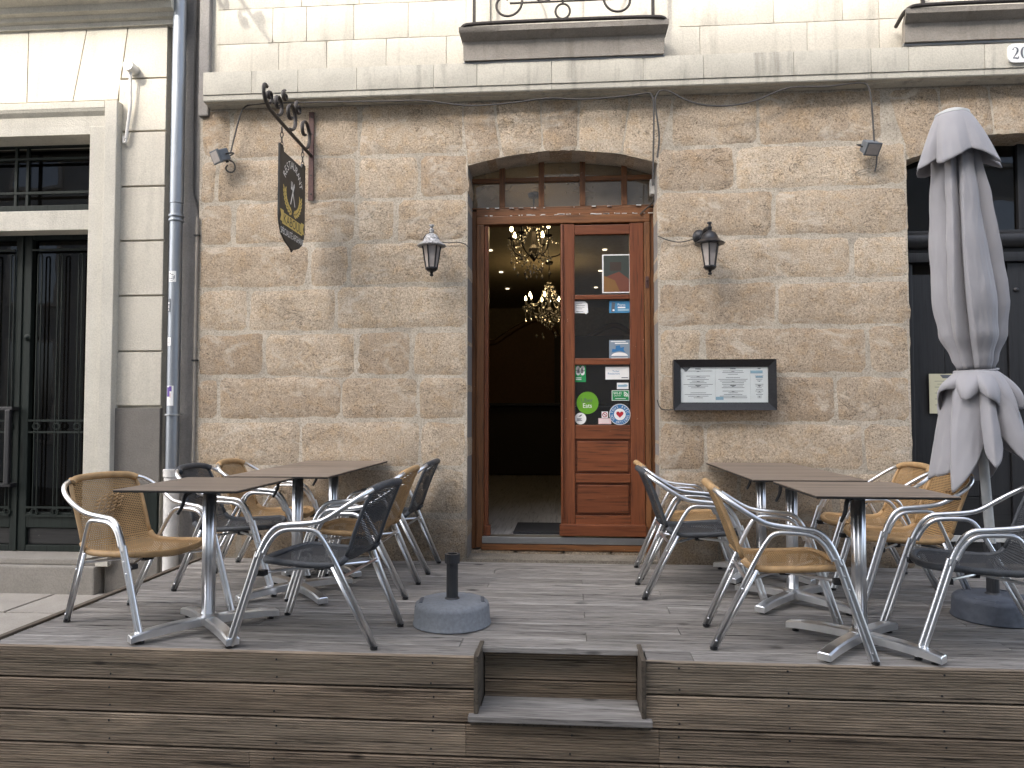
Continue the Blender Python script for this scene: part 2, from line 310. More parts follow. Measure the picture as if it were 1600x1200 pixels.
class MB:
    def __init__(s): s.v = []; s.f = []; s.uv = {}; s.mi = []
    def add(s, vs, fs, uvs=None):
        b = len(s.v); s.v += [Vector(p) for p in vs]
        for f in fs: s.f.append([i + b for i in f])
        if uvs:
            for i, u in enumerate(uvs): s.uv[b + i] = u
        return s
    def box(s, x0, x1, y0, y1, z0, z1, bev=0.0):
        x0, x1 = min(x0, x1), max(x0, x1); y0, y1 = min(y0, y1), max(y0, y1); z0, z1 = min(z0, z1), max(z0, z1)
        b = min(bev, (x1 - x0) * .45, (y1 - y0) * .45, (z1 - z0) * .45)
        if b <= 0:
            vs = [(x, y, z) for x in (x0, x1) for y in (y0, y1) for z in (z0, z1)]
            return s.add(vs, [(0, 1, 3, 2), (4, 6, 7, 5), (0, 4, 5, 1), (2, 3, 7, 6), (0, 2, 6, 4), (1, 5, 7, 3)])
        bm = bmesh.new(); bmesh.ops.create_cube(bm, size=1)
        for v in bm.verts: v.co = Vector(((x0 + x1) / 2 + v.co.x * (x1 - x0), (y0 + y1) / 2 + v.co.y * (y1 - y0), (z0 + z1) / 2 + v.co.z * (z1 - z0)))
        bmesh.ops.bevel(bm, geom=bm.edges[:], offset=b, segments=2, affect='EDGES', profile=.6)
        bm.verts.index_update(); s.add([v.co.copy() for v in bm.verts], [[v.index for v in f.verts] for f in bm.faces]); bm.free(); return s
    def tube(s, path, r, n=10, caps=True, closed=False, rz=None):
        path = [Vector(p) for p in path]; L = len(path); T = []
        for i in range(L):
            a = path[(i - 1) % L] if (closed or i > 0) else path[i]; b = path[(i + 1) % L] if (closed or i < L - 1) else path[i]
            d = b - a; T.append(d.normalized() if d.length > 1e-9 else Vector((0, 0, 1)))
        up = Vector((0, 0, 1)) if abs(T[0].z) < .9 else Vector((1, 0, 0))
        N = (up - T[0] * up.dot(T[0])).normalized(); vs = []; uv = []; acc = 0
        for i in range(L):
            if i: 
                N = (N - T[i] * N.dot(T[i])); N = N.normalized() if N.length > 1e-6 else T[i].orthogonal().normalized()
                acc += (path[i] - path[i - 1]).length
            B = T[i].cross(N); ri = (r[0] + (r[1] - r[0]) * i / max(1, L - 1)) if isinstance(r, (list, tuple)) else r
            for k in range(n):
                a = 2 * math.pi * k / n; vs.append(path[i] + N * (math.cos(a) * ri) + B * (math.sin(a) * ri * (rz or 1))); uv.append((k / n, acc))
        fs = []
        for i in range(L if closed else L - 1):
            j = (i + 1) % L
            for k in range(n): fs.append((i * n + k, i * n + (k + 1) % n, j * n + (k + 1) % n, j * n + k))
        if caps and not closed: fs += [tuple(range(n - 1, -1, -1)), tuple(range((L - 1) * n, L * n))]
        return s.add(vs, fs, uv)
    def lathe(s, prof, c=(0, 0, 0), n=24, axis=None, flute=None, arc=2 * math.pi):
        M = axis or Matrix.Identity(3); c = Vector(c); vs = []; L = len(prof)
        for (r, z) in prof:
            for k in range(n):
                a = arc * k / n; q = r * (flute(a, z) if flute else 1); vs.append(c + M @ Vector((q * math.cos(a), q * math.sin(a), z)))
        fs = [(i * n + k, i * n + (k + 1) % n, (i + 1) * n + (k + 1) % n, (i + 1) * n + k) for i in range(L - 1) for k in range(n)]
        if prof[0][0] > 1e-5: fs.append(tuple(range(n - 1, -1, -1)))
        if prof[-1][0] > 1e-5: fs.append(tuple(range((L - 1) * n, L * n)))
        return s.add(vs, fs)
    def prism(s, poly, fn0, fn1):
        """poly 2D outline; fn0/fn1 map (u,v) to the two faces"""
        n = len(poly); vs = [fn0(*p) for p in poly] + [fn1(*p) for p in poly]
        return s.add(vs, [tuple(range(n)), tuple(range(2 * n - 1, n - 1, -1))] + [(i, i + n, (i + 1) % n + n, (i + 1) % n) for i in range(n)])
    def build(s, name, mat, parent=None, origin=None, smooth=False, local=False, auto=True):
        if origin is None:
            if local: origin = Vector((0, 0, 0))
            else:
                mn = [min(v[i] for v in s.v) for i in range(3)]; mxx = [max(v[i] for v in s.v) for i in range(3)]
                origin = Vector(((mn[0] + mxx[0]) / 2, (mn[1] + mxx[1]) / 2, mn[2]))
        origin = Vector(origin)
        me = bpy.data.meshes.new(name); me.from_pydata([v - origin for v in s.v], [], s.f)
        if s.uv:
            ul = me.uv_layers.new(name='UVMap')
            for lp in me.loops: ul.data[lp.index].uv = s.uv.get(lp.vertex_index, (0, 0))
        bm = bmesh.new(); bm.from_mesh(me); bmesh.ops.recalc_face_normals(bm, faces=bm.faces[:]); bm.to_mesh(me); bm.free()
        me.materials.append(MATS[mat])
        if smooth:
            for p in me.polygons: p.use_smooth = True
            if auto:
                try: me.set_sharp_from_angle(angle=R(40))
                except Exception: pass
        me.update()
        return link(bpy.data.objects.new(name, me), parent, origin)

def chaikin(p, it=3, closed=False):
    p = [Vector(q) for q in p]
    for _ in range(it):
        q = []; L = len(p)
        if not closed: q.append(p[0])
        for i in range(L if closed else L - 1):
            a, b = p[i], p[(i + 1) % L]
            q += [a * .75 + b * .25, a * .25 + b * .75]
        if not closed: q.append(p[-1])
        p = q
    return p
def box_obj(name, mat, parent, x0, x1, y0, y1, z0, z1, bev=.004): return MB().box(x0, x1, y0, y1, z0, z1, bev).build(name, mat, parent)

_tc = {}
def text_geo(sx, size=1.0):
    """letters as flat mesh (default font): list of verts (x,y), faces, width"""
    if sx not in _tc:
        cu = bpy.data.curves.new('t', 'FONT'); cu.body = sx; cu.align_x = 'CENTER'; cu.align_y = 'CENTER'; cu.resolution_u = 3
        ob = bpy.data.objects.new('t', cu); COL.objects.link(ob); dg = bpy.context.evaluated_depsgraph_get(); dg.update()
        me = ob.evaluated_get(dg).to_mesh(); _tc[sx] = ([(v.co.x, v.co.y) for v in me.vertices], [tuple(p.vertices) for p in me.polygons])
        bpy.data.objects.remove(ob); bpy.data.curves.remove(cu)
    v, f = _tc[sx]; return [(x * size, y * size) for x, y in v], f
def put_text(mb, sx, size, cx, cy, fn, squeeze=1.0, rot=0.0):
    v, f = text_geo(sx, size); c, s_ = math.cos(rot), math.sin(rot)
    mb.add([fn(cx + (x * squeeze) * c - y * s_, cy + (x * squeeze) * s_ + y * c) for x, y in v], f)
def arc_text(mb, sx, size, cx, cy, rad, a0, a1, fn, squeeze=1.0, inside=False):
    n = len(sx)
    for i, ch in enumerate(sx):
        if ch == ' ': continue
        a = a0 + (a1 - a0) * i / max(1, n - 1)
        x, y = cx + rad * math.cos(a), cy + rad * math.sin(a)
        put_text(mb, ch, size, x, y, fn, squeeze, a - math.pi / 2 if not inside else a + math.pi / 2)
def ngon(mb, pts, fn): mb.add([fn(*p) for p in pts], [tuple(range(len(pts)))])
def circ(cx, cy, r, n=28, a0=0, a1=2 * math.pi): return [(cx + r * math.cos(a0 + (a1 - a0) * i / n), cy + r * math.sin(a0 + (a1 - a0) * i / n)) for i in range(n)]
def rect(x0, y0, x1, y1): return [(x0, y0), (x1, y0), (x1, y1), (x0, y1)]

# ------------------------------------------------------------------ ground
def struct(o): o['kind'] = 'structure'; return o
struct(MB().add([(-60, -60, -.58), (60, -60, -.58), (60, 60, -.58), (-60, 60, -.58)], [(0, 1, 2, 3)]).build('road', 'asphalt', None, (0, 0, -.58)))
pv = struct(box_obj('pavement', 'paving', None, -14, 14, 4.25, 5.9, -.70, -.285, .01))
xs = [-5.6, -4.92, -4.12, -3.42, -2.9]
for i in range(4):
    for j, (ya, yb) in enumerate(((4.27, 4.86), (4.87, 5.42))):
        d = .006 * random.random()
        box_obj('paving_slab', 'paving', pv, xs[i] + .008 + .25 * j * (i < 3), xs[i + 1] - .008 + .25 * j * (i < 2), ya + .006, yb - .006, -.30, -.262 - d, .006)

# ------------------------------------------------------------------ restaurant building
B = root('restaurant_building', 'tan granite restaurant front with arched doorway and pale ashlar storey above', 'building', (0, WALL, -.3))
SB = 3.462                                         # underside of the string course
XL, XR = wx(308), 4.6
DOORL, DOORR = wx(730), wx(1029)                   # doorway jambs
BDL, BDR = wx(1421), 4.25                          # black doorway
def archz(x, pts):
    for (a, za), (b, zb) in zip(pts, pts[1:]):
        if a <= x <= b: return za + (zb - za) * (x - a) / (b - a)
    return pts[0][1] if x < pts[0][0] else pts[-1][1]
ARCH1 = [(wx(x, y), wz(x, y)) for x, y in ((727, 259), (784, 245), (848, 235.5), (880, 234), (903, 234.5), (972, 240), (1031, 255))]
ARCH2 = [(wx(x, y), wz(x, y)) for x, y in ((1417, 249), (1455, 234), (1490, 222), (1535, 211.5), (1600, 204))]
ARCH2 += [(2 * ARCH2[-1][0] + .25 - a, z) for a, z in ARCH2[::-1]]
BDR = ARCH2[-1][0]

def stone(quad, yf=WALL, depth=.07, mat='granite', name='stone', proud=.005, wob=.016, relief=.006, parent=B, rnd=.03, step=.045):
    """quad bl,br,tr,tl in wall (x,z); rough-faced block bulging out of its joint"""
    bl, br, tr, tl = [Vector(q) for q in quad]
    wd = max((br - bl).length, .05); ht = max((tl - bl).length, .05)
    nx = max(4, int(wd / step)); nz = max(4, int(ht / step)); sd_ = Vector((random.uniform(-50, 50), random.uniform(-50, 50), 0))
    P = []; E = []
    for j in range(nz + 1):
        v = j / nz
        for i in range(nx + 1):
            u = i / nx; p = bl * (1 - u) * (1 - v) + br * u * (1 - v) + tr * u * v + tl * (1 - u) * v
            e = min(u * wd, (1 - u) * wd, v * ht, (1 - v) * ht)
            cx, cz = min(u, 1 - u) * wd, min(v, 1 - v) * ht
            if cx < rnd and cz < rnd:                       # round the corners off
                d = math.hypot(rnd - cx, rnd - cz)
                if d > rnd: k = 1 - rnd / d; p = p + Vector(((rnd - cx) * k * (1 if u < .5 else -1), (rnd - cz) * k * (1 if v < .5 else -1)))
            if e < 1e-6:
                q = Vector((p.x * 6, p.y * 6, 0)) + sd_; q2 = Vector((p.x * 19, p.y * 19, 5)) + sd_
                a = wob * (noise.noise(q) + .55 * noise.noise(q2))
                if i in (0, nx): p = p + Vector((a, 0))
                if j in (0, nz): p = p + Vector((0, a))
            E.append(e); P.append(p)
    vs = []
    for p, e in zip(P, E):
        k = min(1, e / .010); k = k * (2 - k)
        n1 = noise.noise(Vector((p.x * 4, p.y * 4, 1)) + sd_) + .6 * noise.noise(Vector((p.x * 13, p.y * 13, 2)) + sd_)
        vs.append((p.x, yf + .005 - (proud + .005) * k - relief * n1 * k, p.y))
    g = lambda i, j: j * (nx + 1) + i
    fs = [(g(i, j), g(i + 1, j), g(i + 1, j + 1), g(i, j + 1)) for i in range(nx) for j in range(nz)]
    ring = [g(i, 0) for i in range(nx)] + [g(nx, j) for j in range(nz)] + [g(i, nz) for i in range(nx, 0, -1)] + [g(0, j) for j in range(nz, 0, -1)]
    b = len(vs); vs += [(vs[i][0], yf + depth, vs[i][2]) for i in ring]
    L = len(ring); fs += [(ring[k], b + k, b + (k + 1) % L, ring[(k + 1) % L]) for k in range(L)]
    m = MB().add(vs, fs)
    return m.build(name, mat, parent, smooth=True)

# mortar backing, with the two openings left open (sheets between the stones' faces and 30 cm behind)
def wall_core(x0, x1, z0, z1, mat='mortar', yf=WALL + .003, d=.36, nm='wall_core'): return MB().box(x0, x1, yf, yf + d, z0, z1).build(nm, mat, B)
wall_core(XL, DOORL, -.58, SB); wall_core(DOORR, BDL, -.58, SB); wall_core(BDR, XR, -.58, SB); wall_core(DOORL, DOORR, -.58, .02, d=.30)
wall_core(BDL, BDR, -.58, .0, d=.3)
def arch_core(A):
    xs_ = [A[0][0] + (A[-1][0] - A[0][0]) * i / 24 for i in range(25)]
    poly = [(x, archz(x, A)) for x in xs_] + [(A[-1][0], SB), (A[0][0], SB)]
    m = MB(); n = len(xs_)
    for i in range(n - 1):
        (xa, za), (xb, zb) = poly[i], poly[i + 1]; m.prism([(xa, za), (xb, zb), (xb, SB), (xa, SB)], lambda u, v: (u, WALL + .0065, v), lambda u, v: (u, WALL + .29, v))
    m.build('arch_core', 'mortar', B)
arch_core(ARCH1); arch_core(ARCH2)
wall_core(XL, XR, SB, 8.0, 'limestone', WALL + .020, .35, 'upper_wall_core')

J = .0038
def course(zt, zb, splits, xa, xb, left_depth=.07, right_depth=.07):
    ed = [xa] + splits + [xb]
    for i in range(len(ed) - 1):
        a, b = ed[i], ed[i + 1]; jj = J * random.choice((.2, .4, .8, 1.6, 3.2)); z1 = zt - J * random.choice((.2, .5, .9, 2.4)); z0 = zb + J * random.choice((.2, .5, .9, 2.4))
        sl = random.uniform(-.012, .012)
        aa = a if i == 0 else a + jj; bb = b if i == len(ed) - 2 else b - jj
        if bb - aa < .06: continue
        dp = left_depth if i == 0 else right_depth if i == len(ed) - 2 else .07
        stone([(aa, z0), (bb, z0 + sl), (bb, z1), (aa, z1 + sl)], depth=dp, proud=random.uniform(.002, .007))
LZ = [SB] + [wz(520, y) for y in (245, 313, 381, 449, 517.5, 589, 656, 729, 805)] + [-.02]
LS = [[357, 561], [338, 556, 655], [364, 557, 618], [483, 546], [389, 526], [415, 555, 645], [345, 535, 655], [473, 658], [420, 640], [380, 560]]
for i, sp in enumerate(LS):
    ym = 300 + i * 60; xb = DOORL - (.028 if i == 0 else 0)
    course(LZ[i], LZ[i + 1], [wx(x, 400) for x in sp], XL + .01, xb, .07, .26 if i else .1)
RZ = [SB] + [wz(1220, y) for y in (226, 296, 369, 438, 510, 587, 662, 737, 810)] + [-.02]
RS = [[1187], [1150], [1208], [1332], [1213], [1097, 1353], [1301], [1100, 1345], [1150, 1300], [1120, 1290]]
for i, sp in enumerate(RS):
    xa = wx(1050, 200) if i == 0 else DOORR; xb = wx(1378, 200) if i == 0 else BDL
    course(RZ[i], RZ[i + 1], [wx(x, 400) for x in sp], xa, xb, .26 if i else .1, .26 if i else .1)
for i in range(len(RZ) - 1):                             # stones beyond the black doorway
    if i: course(RZ[i], RZ[i + 1], [], BDR, XR - .01, .26, .07)
def voussoirs(A, tops, bots, n_in):
    for k in range(len(tops) - 1):
        ta, tb, ba, bb = tops[k] + .008, tops[k + 1] - .008, bots[k] + .008, bots[k + 1] - .008
        stone([(ba, archz(ba, A)), (bb, archz(bb, A)), (tb, SB - .012), (ta, SB - .012)], depth=.27, name='voussoir', proud=random.uniform(.004, .010), wob=.010)
voussoirs(ARCH1, [wx(x, 165) for x in (718, 772, 845, 905, 985, 1056)], [wx(x, 245) for x in (727, 784, 848, 903, 972, 1031)], 5)
t2 = [wx(x, 140) for x in (1381, 1465, 1545)]; b2 = [wx(x, 225) for x in (1418, 1478, 1556)]
mid = (ARCH2[0][0] + ARCH2[-1][0]); t2 += [mid - x for x in t2[::-1]]; b2 += [mid - x for x in b2[::-1]]
voussoirs(ARCH2, t2, b2, 5)
course(SB, RZ[1], [], t2[-1] + .01, XR - .01)

# string course: fascia blocks, cavetto below, thin bed; ashlar above; left edge strip
def zpx(x, y, Y): return PY(x, y, Y).z
FZ0, FZ1 = zpx(700, 135, 5.36), zpx(700, 99, 5.36)
fx = [XL + .085] + [wx(x, 120, 5.36) for x in (393, 465, 557, 677, 745, 862, 1005, 1100, 1241, 1362, 1421, 1540)] + [3.75, XR]
for a, b in zip(fx, fx[1:]): stone([(a + .0015, FZ0), (b - .0015, FZ0), (b - .0015, FZ1), (a + .0015, FZ1)], 5.36, .15, 'fascia_stone', 'string_course_block', .002, .0008, .002, rnd=.003, step=.09)
CZ = zpx(700, 148, 5.39)
prof = [(5.372, FZ0 - .0015), (5.374, CZ + .010), (5.380, CZ + .002), (5.418, CZ), (5.420, SB + .012), (5.430, SB), (5.495, SB - .006), (5.495, FZ0 - .0015)]
for a, b in zip(fx[::2], fx[2::2] + ([XR] if len(fx) % 2 == 0 else [])):
    MB().prism(prof, lambda u, v, a=a: (a + .001, u, v), lambda u, v, b=b: (b - .001, u, v)).build('string_course_moulding', 'fascia_stone', B)
AZ = [FZ1 + .002, zpx(520, 62, 5.5), zpx(520, 7, 5.5), zpx(520, -60, 5.5), zpx(520, -125, 5.5)]
WIN = [(wx(760, 10, 5.6), wx(1003, 10, 5.6)), (wx(1455, 10, 5.6), 4.05)]
AS = [[435, 510, 603, 697, 790, 905, 1010, 1094, 1262, 1375, 1450], [425, 478, 552, 637, 728, 1062, 1210, 1318, 1375], [470, 560, 680, 740, 1040, 1150, 1290, 1400], [430, 520, 640, 728, 1062, 1210, 1318, 1420]]
SILLTOP = zpx(880, 36, 5.25)
for k in range(4):
    ed = [XL + .12] + [wx(x, 60) for x in AS[k]] + [2.9, 3.6, XR]
    for a, b in zip(ed, ed[1:]):
        for wa, wb in WIN:
            if AZ[k + 1] > SILLTOP + .02:
                if a >= wa and b <= wb: a = b
                elif a < wa < b <= wb: b = wa
                elif wa <= a < wb < b: a = wb
                elif a < wa and b > wb: b = wa
        if b - a < .04: continue
        stone([(a + .002, AZ[k] + .002), (b - .002, AZ[k] + .002), (b - .002, AZ[k + 1] - .002), (a + .002, AZ[k + 1] - .002)], 5.507, .03, 'limestone', 'ashlar_block', .004, .002, .0025, rnd=.006, step=.09)
# rendered strip between the two houses
MB().box(wx(244, 400, 5.56), XL + .02, 5.535, 5.9, -.3, 8.0).build('corner_strip', 'grey_render', B)
MB().box(XL - .005, XL + .075, 5.47, 5.60, SB - .06, 8.0, .01).build('corner_bead', 'grey_render', B)

# ---- window balconies of the upper storey
def balconet(x0, x1, zb, zt, tag_):
    H = zt - zb; y0 = 5.27
    pr = [(0, 5.50), (0, y0 + .075), (.03, y0 + .075), (H * .64, y0 + .066), (H * .67, y0 + .045), (H * .76, y0 + .03), (H * .79, y0 + .012), (H * .83, y0), (H, y0 - .005), (H, 5.50)]
    m = MB(); n = len(pr); secs = []
    # swept round the two front corners
    for (cx, sg) in ((x0, -1), (x1, 1)): pass
    ys = [p[1] for p in pr]
    vs = []; fs = []
    stations = [(x0, 'l')] + [(x0 + (x1 - x0) * i / 16, 'm') for i in range(1, 16)] + [(x1, 'r')]
    for (x, kd) in stations:
        for (h, y) in pr:
            dx = (5.50 - y) * .32 if kd != 'm' else 0
            jit = .006 * noise.noise(Vector((x * 7, h * 20, y * 9)))
            vs.append((x - (dx if kd == 'l' else -dx if kd == 'r' else 0), y + jit, zb + h + jit * .5))
    for i in range(len(stations) - 1):
        for k in range(n): fs.append((i * n + k, i * n + (k + 1) % n, (i + 1) * n + (k + 1) % n, (i + 1) * n + k))
    fs += [tuple(range(n)), tuple(range(len(vs) - 1, len(vs) - n - 1, -1))]
    sill = m.add(vs, fs).build('window_sill', 'sill_stone', B, smooth=True)
    MB().tube([(x0 - .05, 5.375, zb - .008), ((x0 + x1) / 2, 5.372, zb - .006), (x1 + .05, 5.375, zb - .008)], .014, 8).build('sill_drip', 'sill_metal', sill)
    rl = MB(); yr = y0 - .005
    rl.tube(chaikin([(x0 - .06, 5.46, zt - .03), (x0 - .07, yr, zt + .005), (x0 + .05, yr, zt + .022), (x1 - .05, yr, zt + .022), (x1 + .07, yr, zt + .005), (x1 + .06, 5.46, zt - .03)], 3), .014, 8)
    rl.tube([(x0 + .02, yr, zt + .85), (x1 - .02, yr, zt + .85)], .014, 8); rl.tube([(x0 + .3, yr, zt + .16), (x1 - .3, yr, zt + .16)], .008, 6)
    for x in (x0 + .04, x1 - .04): rl.box(x - .011, x + .011, yr - .011, yr + .011, zt + .02, zt + .86)
    def spiral(cx, cz, r0, r1, a0, a1, n=36): return [(cx + (r0 + (r1 - r0) * i / n) * math.cos(a0 + (a1 - a0) * i / n), yr, cz + (r0 + (r1 - r0) * i / n) * math.sin(a0 + (a1 - a0) * i / n)) for i in range(n + 1)]
    for sg, xe in ((1, x0), (-1, x1)):
        f = lambda pts: [(xe + sg * (p[0]), p[1], p[2]) for p in pts]
        rl.tube(f(spiral(.27, zt + .16, .125, .03, R(20), R(-300))), .009, 6)
        rl.tube(f(spiral(.15, zt + .30, .03, .10, R(160), R(420))), .009, 6)
        rl.tube(f(chaikin([(.39, yr, zt + .19), (.42, yr, zt + .45), (.25, yr, zt + .65), (.36, yr, zt + .84)], 3)), .009, 6)
        rl.tube(f(spiral(.56, zt + .24, .09, .02, R(200), R(520))), .008, 6)
    cx = (x0 + x1) / 2
    rl.tube([(cx + .052 * math.cos(a), yr, zt + .085 + .055 * math.sin(a)) for a in [2 * math.pi * i / 20 for i in range(20)]], .008, 6, closed=True)
    rl.tube([(cx, yr, zt + .14), (cx, yr, zt + .85)], .008, 6)
    rl.build('balcony_railing', 'iron', B)
    # casement behind
    wf = MB(); wa, wb = x0 + .13, x1 - .13; zt2 = zt + 1.9
    wf.box(wa, wa + .06, 5.60, 5.66, zt - .1, zt2, .004); wf.box(wb - .06, wb, 5.60, 5.66, zt - .1, zt2, .004); wf.box(wa + .062, wb - .062, 5.602, 5.658, zt - .1, zt + .02, .004)
    wf.box(cx - .045, cx + .045, 5.595, 5.655, zt + .022, zt2, .004)
    win = wf.build('window_frame', 'window_paint', B)
    for a, b in ((wa + .062, cx - .047), (cx + .047, wb - .062)):
        MB().add([(a, 5.63, zt + .02), (b, 5.63, zt + .02), (b, 5.63, zt2), (a, 5.63, zt2)], [(0, 1, 2, 3)]).build('pane', 'bright_refl_glass', win)
    for a, b in ((x0 + .01, wa), (wb, x1 - .01)): box_obj('window_reveal', 'limestone', B, a, b, 5.50, 5.70, zt - .1, zt2, .004)
for (xa, ya), (xb, yb), (xc, yc) in (((735, 97), (1027, 84), (735, 42)), ((1424, 68), (1760, 60), (1424, 13))):
    zb = zpx(xa, ya, 5.37); zt = zpx(xc, yc, 5.27)
    balconet(wx(xa, ya, 5.36), wx(xb, yb, 5.36), zb, zt, '')

# ------------------------------------------------------------------ entrance door (set back in the arch)
DY = 5.77
d = lambda x, y=500: PY(x, y, DY).x
dz = lambda y, x=880: PY(x, y, DY).z
ZTH, ZH0, ZH1 = dz(838), dz(351), dz(328)           # threshold top, head underside, head top
XA, XB, XC, XD, XE = d(735), d(757), d(876), d(1006), d(1026)
fr = MB()
fr.box(XA - .01, XA + .048, DY - .01, DY + .07, -.02 + .07, ZH1, .005); fr.box(XA + .05, XB, DY - .03, DY + .06, .06, ZH0 + .002, .006)
fr.box(XE - .048, XE + .012, DY - .01, DY + .07, .05, ZH1, .005); fr.box(XD + .004, XE - .05, DY - .03, DY + .06, .06, ZH0 + .002, .006)
frame = fr.build('door_frame', 'frame_wood', B)
hd = MB(); hd.box(XA + .0485, XE - .0485, DY - .022, DY + .066, ZH0 + .07, ZH1 + .012, .006); hd.box(XA + .05, XE - .05, DY - .034, DY + .06, ZH0 + .003, ZH0 + .068, .006)
hd.build('door_head', 'frame_wood_cross', frame)
MB().box(XB - .02, XE - .05, DY - .045, DY + .02, .045, ZTH - .055, .006).build('door_sill', 'frame_wood_cross', frame)
MB().box(XB - .012, XD + .012, DY - .05, DY + .06, ZTH - .053, ZTH, .004).build('threshold', 'sill_metal', frame)
# rough stone under the sill
for k in range(4):
    a = XA + (XE - XA) * k / 4; b = XA + (XE - XA) * (k + 1) / 4
    stone([(a + .004, -.03), (b - .004, -.03), (b - .004, .05), (a + .004, .05)], DY - .035, .08, proud=.006, name='sill_stone', rnd=.012, step=.03)
MB().box(DOORL, DOORR, WALL + .24, DY - .03, -.03, -.012).build('doorstep', 'mortar', B)
# grey rendered reveals
for a, b in ((DOORL - .02, DOORL + .002), (DOORR - .002, DOORR + .02)): MB().box(a, b, WALL + .03, DY + .05, -.02, ARCH1[0][1] + .02).build('door_reveal', 'grey_render', B)
# fixed leaf
LF = DY + .005
lz = lambda y: dz(y, 940)
leaf = MB()
leaf.box(XC, d(898), LF - .03, LF + .02, ZTH + .005, ZH0, .006); leaf.box(d(984), XD, LF - .03, LF + .02, ZTH + .005, ZH0, .006)
lf = leaf.build('door_leaf', 'red_wood', B)
lxa, lxb = d(898) + .001, d(984) - .001
for y0, y1 in ((352, 367), (461, 468), (560, 570), (664, 686), (740, 754), (805, 822)): MB().box(lxa, lxb, LF - .026, LF + .018, lz(y1), lz(y0), .005).build('door_rail', 'red_wood_cross', lf)
for y0, y1 in ((686, 740), (754, 805)):
    pn = MB(); za, zb2 = lz(y1) + .001, lz(y0) - .001
    pn.box(lxa, lxb, LF - .008, LF + .012, za, zb2); pn.box(lxa + .016, lxb - .016, LF - .024, LF - .0075, za + .016, zb2 - .016, .012)
    pn.build('door_panel', 'red_wood_cross', lf)
for y0, y1 in ((367, 461), (468, 560), (570, 664)):
    MB().add([(lxa - .004, LF, lz(y1) - .004), (lxb + .004, LF, lz(y1) - .004), (lxb + .004, LF, lz(y0) + .004), (lxa - .004, LF, lz(y0) + .004)], [(0, 1, 2, 3)]).build('pane', 'glass', lf)
MB().box(XC - .012, XD + .004, LF - .075, LF - .031, ZTH + .012, lz(818), .010).build('weather_bar', 'red_wood_cross', lf)
MB().tube([(XC + .012, LF - .036, ZTH + .15), (XC + .012, LF - .036, ZH0 - .01)], .011, 8).build('astragal', 'red_wood', lf)
kb = MB(); kx, kz = d(1010, 440), lz(440); kb.box(kx - .012, kx + .016, DY - .036, DY - .029, kz - .06, kz + .03, .003); kb.lathe([(.006, 0), (.006, .02), (.010, .022), (.010, .028), (0, .03)], (kx, DY - .035, kz), 10, Matrix.Rotation(R(90), 3, 'X'))
kb.build('bolt', 'rust_iron', lf)
# opened leaf folded back inside the room
op = MB(); op.box(XB - .58, XB - .005, DY + .17, DY + .215, ZTH + .01, ZH0 - .01, .006); op.box(XB + .002, XB + .034, DY - .02, DY + .03, ZTH + .08, ZH0, .004)
op.box(XB, XB + .05, DY - .035, DY + .03, ZTH + .002, ZTH + .08, .006)
op.build('open_leaf', 'red_wood', B)
# fanlight: bars and panes
TY = DY + .01
tz = lambda y, x=880: PY(x, y, TY).z
A1 = lambda x: archz(x, ARCH1) + .03
ft = MB().box(XA + .0, XE - .0, TY - .028, TY + .03, ZH1 + .0125, ZH1 + .024, .003).build('fanlight', 'frame_wood_cross', B)
for x in (785, 846, 910, 975): xx = PY(x, 300, TY).x; MB().box(xx - .022, xx + .022, TY - .03, TY + .03, ZH1 + .0245, A1(xx), .005).build('mullion', 'frame_wood', ft)
hb = tz(281); ex = [XA - .01] + [PY(x, 300, TY).x for x in (785, 846, 910, 975)] + [XE + .01]
for a, b in zip(ex, ex[1:]): MB().box(a + .0225, b - .0225, TY - .026, TY + .028, hb - .018, hb + .018, .005).build('fanlight_bar', 'frame_wood_cross', ft)
for k, (a, b) in enumerate(zip(ex, ex[1:])):
    t_ = R(random.uniform(-.8, .8))
    MB().add([(a, TY + math.sin(t_) * .1, ZH1), (b, TY - math.sin(t_) * .1, ZH1), (b, TY - math.sin(t_) * .1, hb), (a, TY + math.sin(t_) * .1, hb)], [(0, 1, 2, 3)]).build('pane', 'pale_refl_glass', ft)
    pts = [(a, hb), (b, hb)] + [(b + (a - b) * i / 5, A1(b + (a - b) * i / 5)) for i in range(6)]
    MB().add([(u, TY + .003, v) for u, v in pts], [tuple(range(len(pts)))]).build('pane', 'pale_refl_glass', ft)
# flaking putty along the head
ch = MB()
for k in range(46):
    x = random.uniform(XA + .05, XE - .06); l_ = random.uniform(.006, .04); z = random.choice((ZH0 + .070, ZH0 + .070, ZH1 + .012)) + random.uniform(-.002, .003)
    ch.box(x, x + l_, DY - .0365, DY - .0215, z, z + random.uniform(.002, .006))
o = ch.build('paint_flakes', 'white_print', frame); o['kind'] = 'stuff'

# ------------------------------------------------------------------ room behind the door
ZC, YB = 3.25, 15.2
fl = struct(MB().box(-3, 3, DY + .06, YB, ZTH - .06, ZTH - .012).build('room_floor', 'interior_floor'))
for i in range(14):
    for j in range(2):
        xa = -1.05 + i * .15; ya = DY + .07 + j * 1.26 + (.4 if i % 2 else 0) * (j > 0)
        MB().box(xa + .001, xa + .149, ya + .001, (DY + 1.33 + (.4 if i % 2 else 0) if j == 0 else ya + 1.25) - .001, ZTH - .012, ZTH - .004).build('floor_plank', 'interior_floor', fl)
struct(MB().box(-3, 3, DY + .06, YB, ZC, ZC + .05).build('room_ceiling', 'room_ceiling'))
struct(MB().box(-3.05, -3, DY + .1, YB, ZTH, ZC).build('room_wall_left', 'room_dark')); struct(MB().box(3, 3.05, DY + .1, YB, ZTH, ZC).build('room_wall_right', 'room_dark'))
struct(MB().box(-3, 3, YB, YB + .05, ZTH, ZC).build('room_wall_back', 'room_cream'))
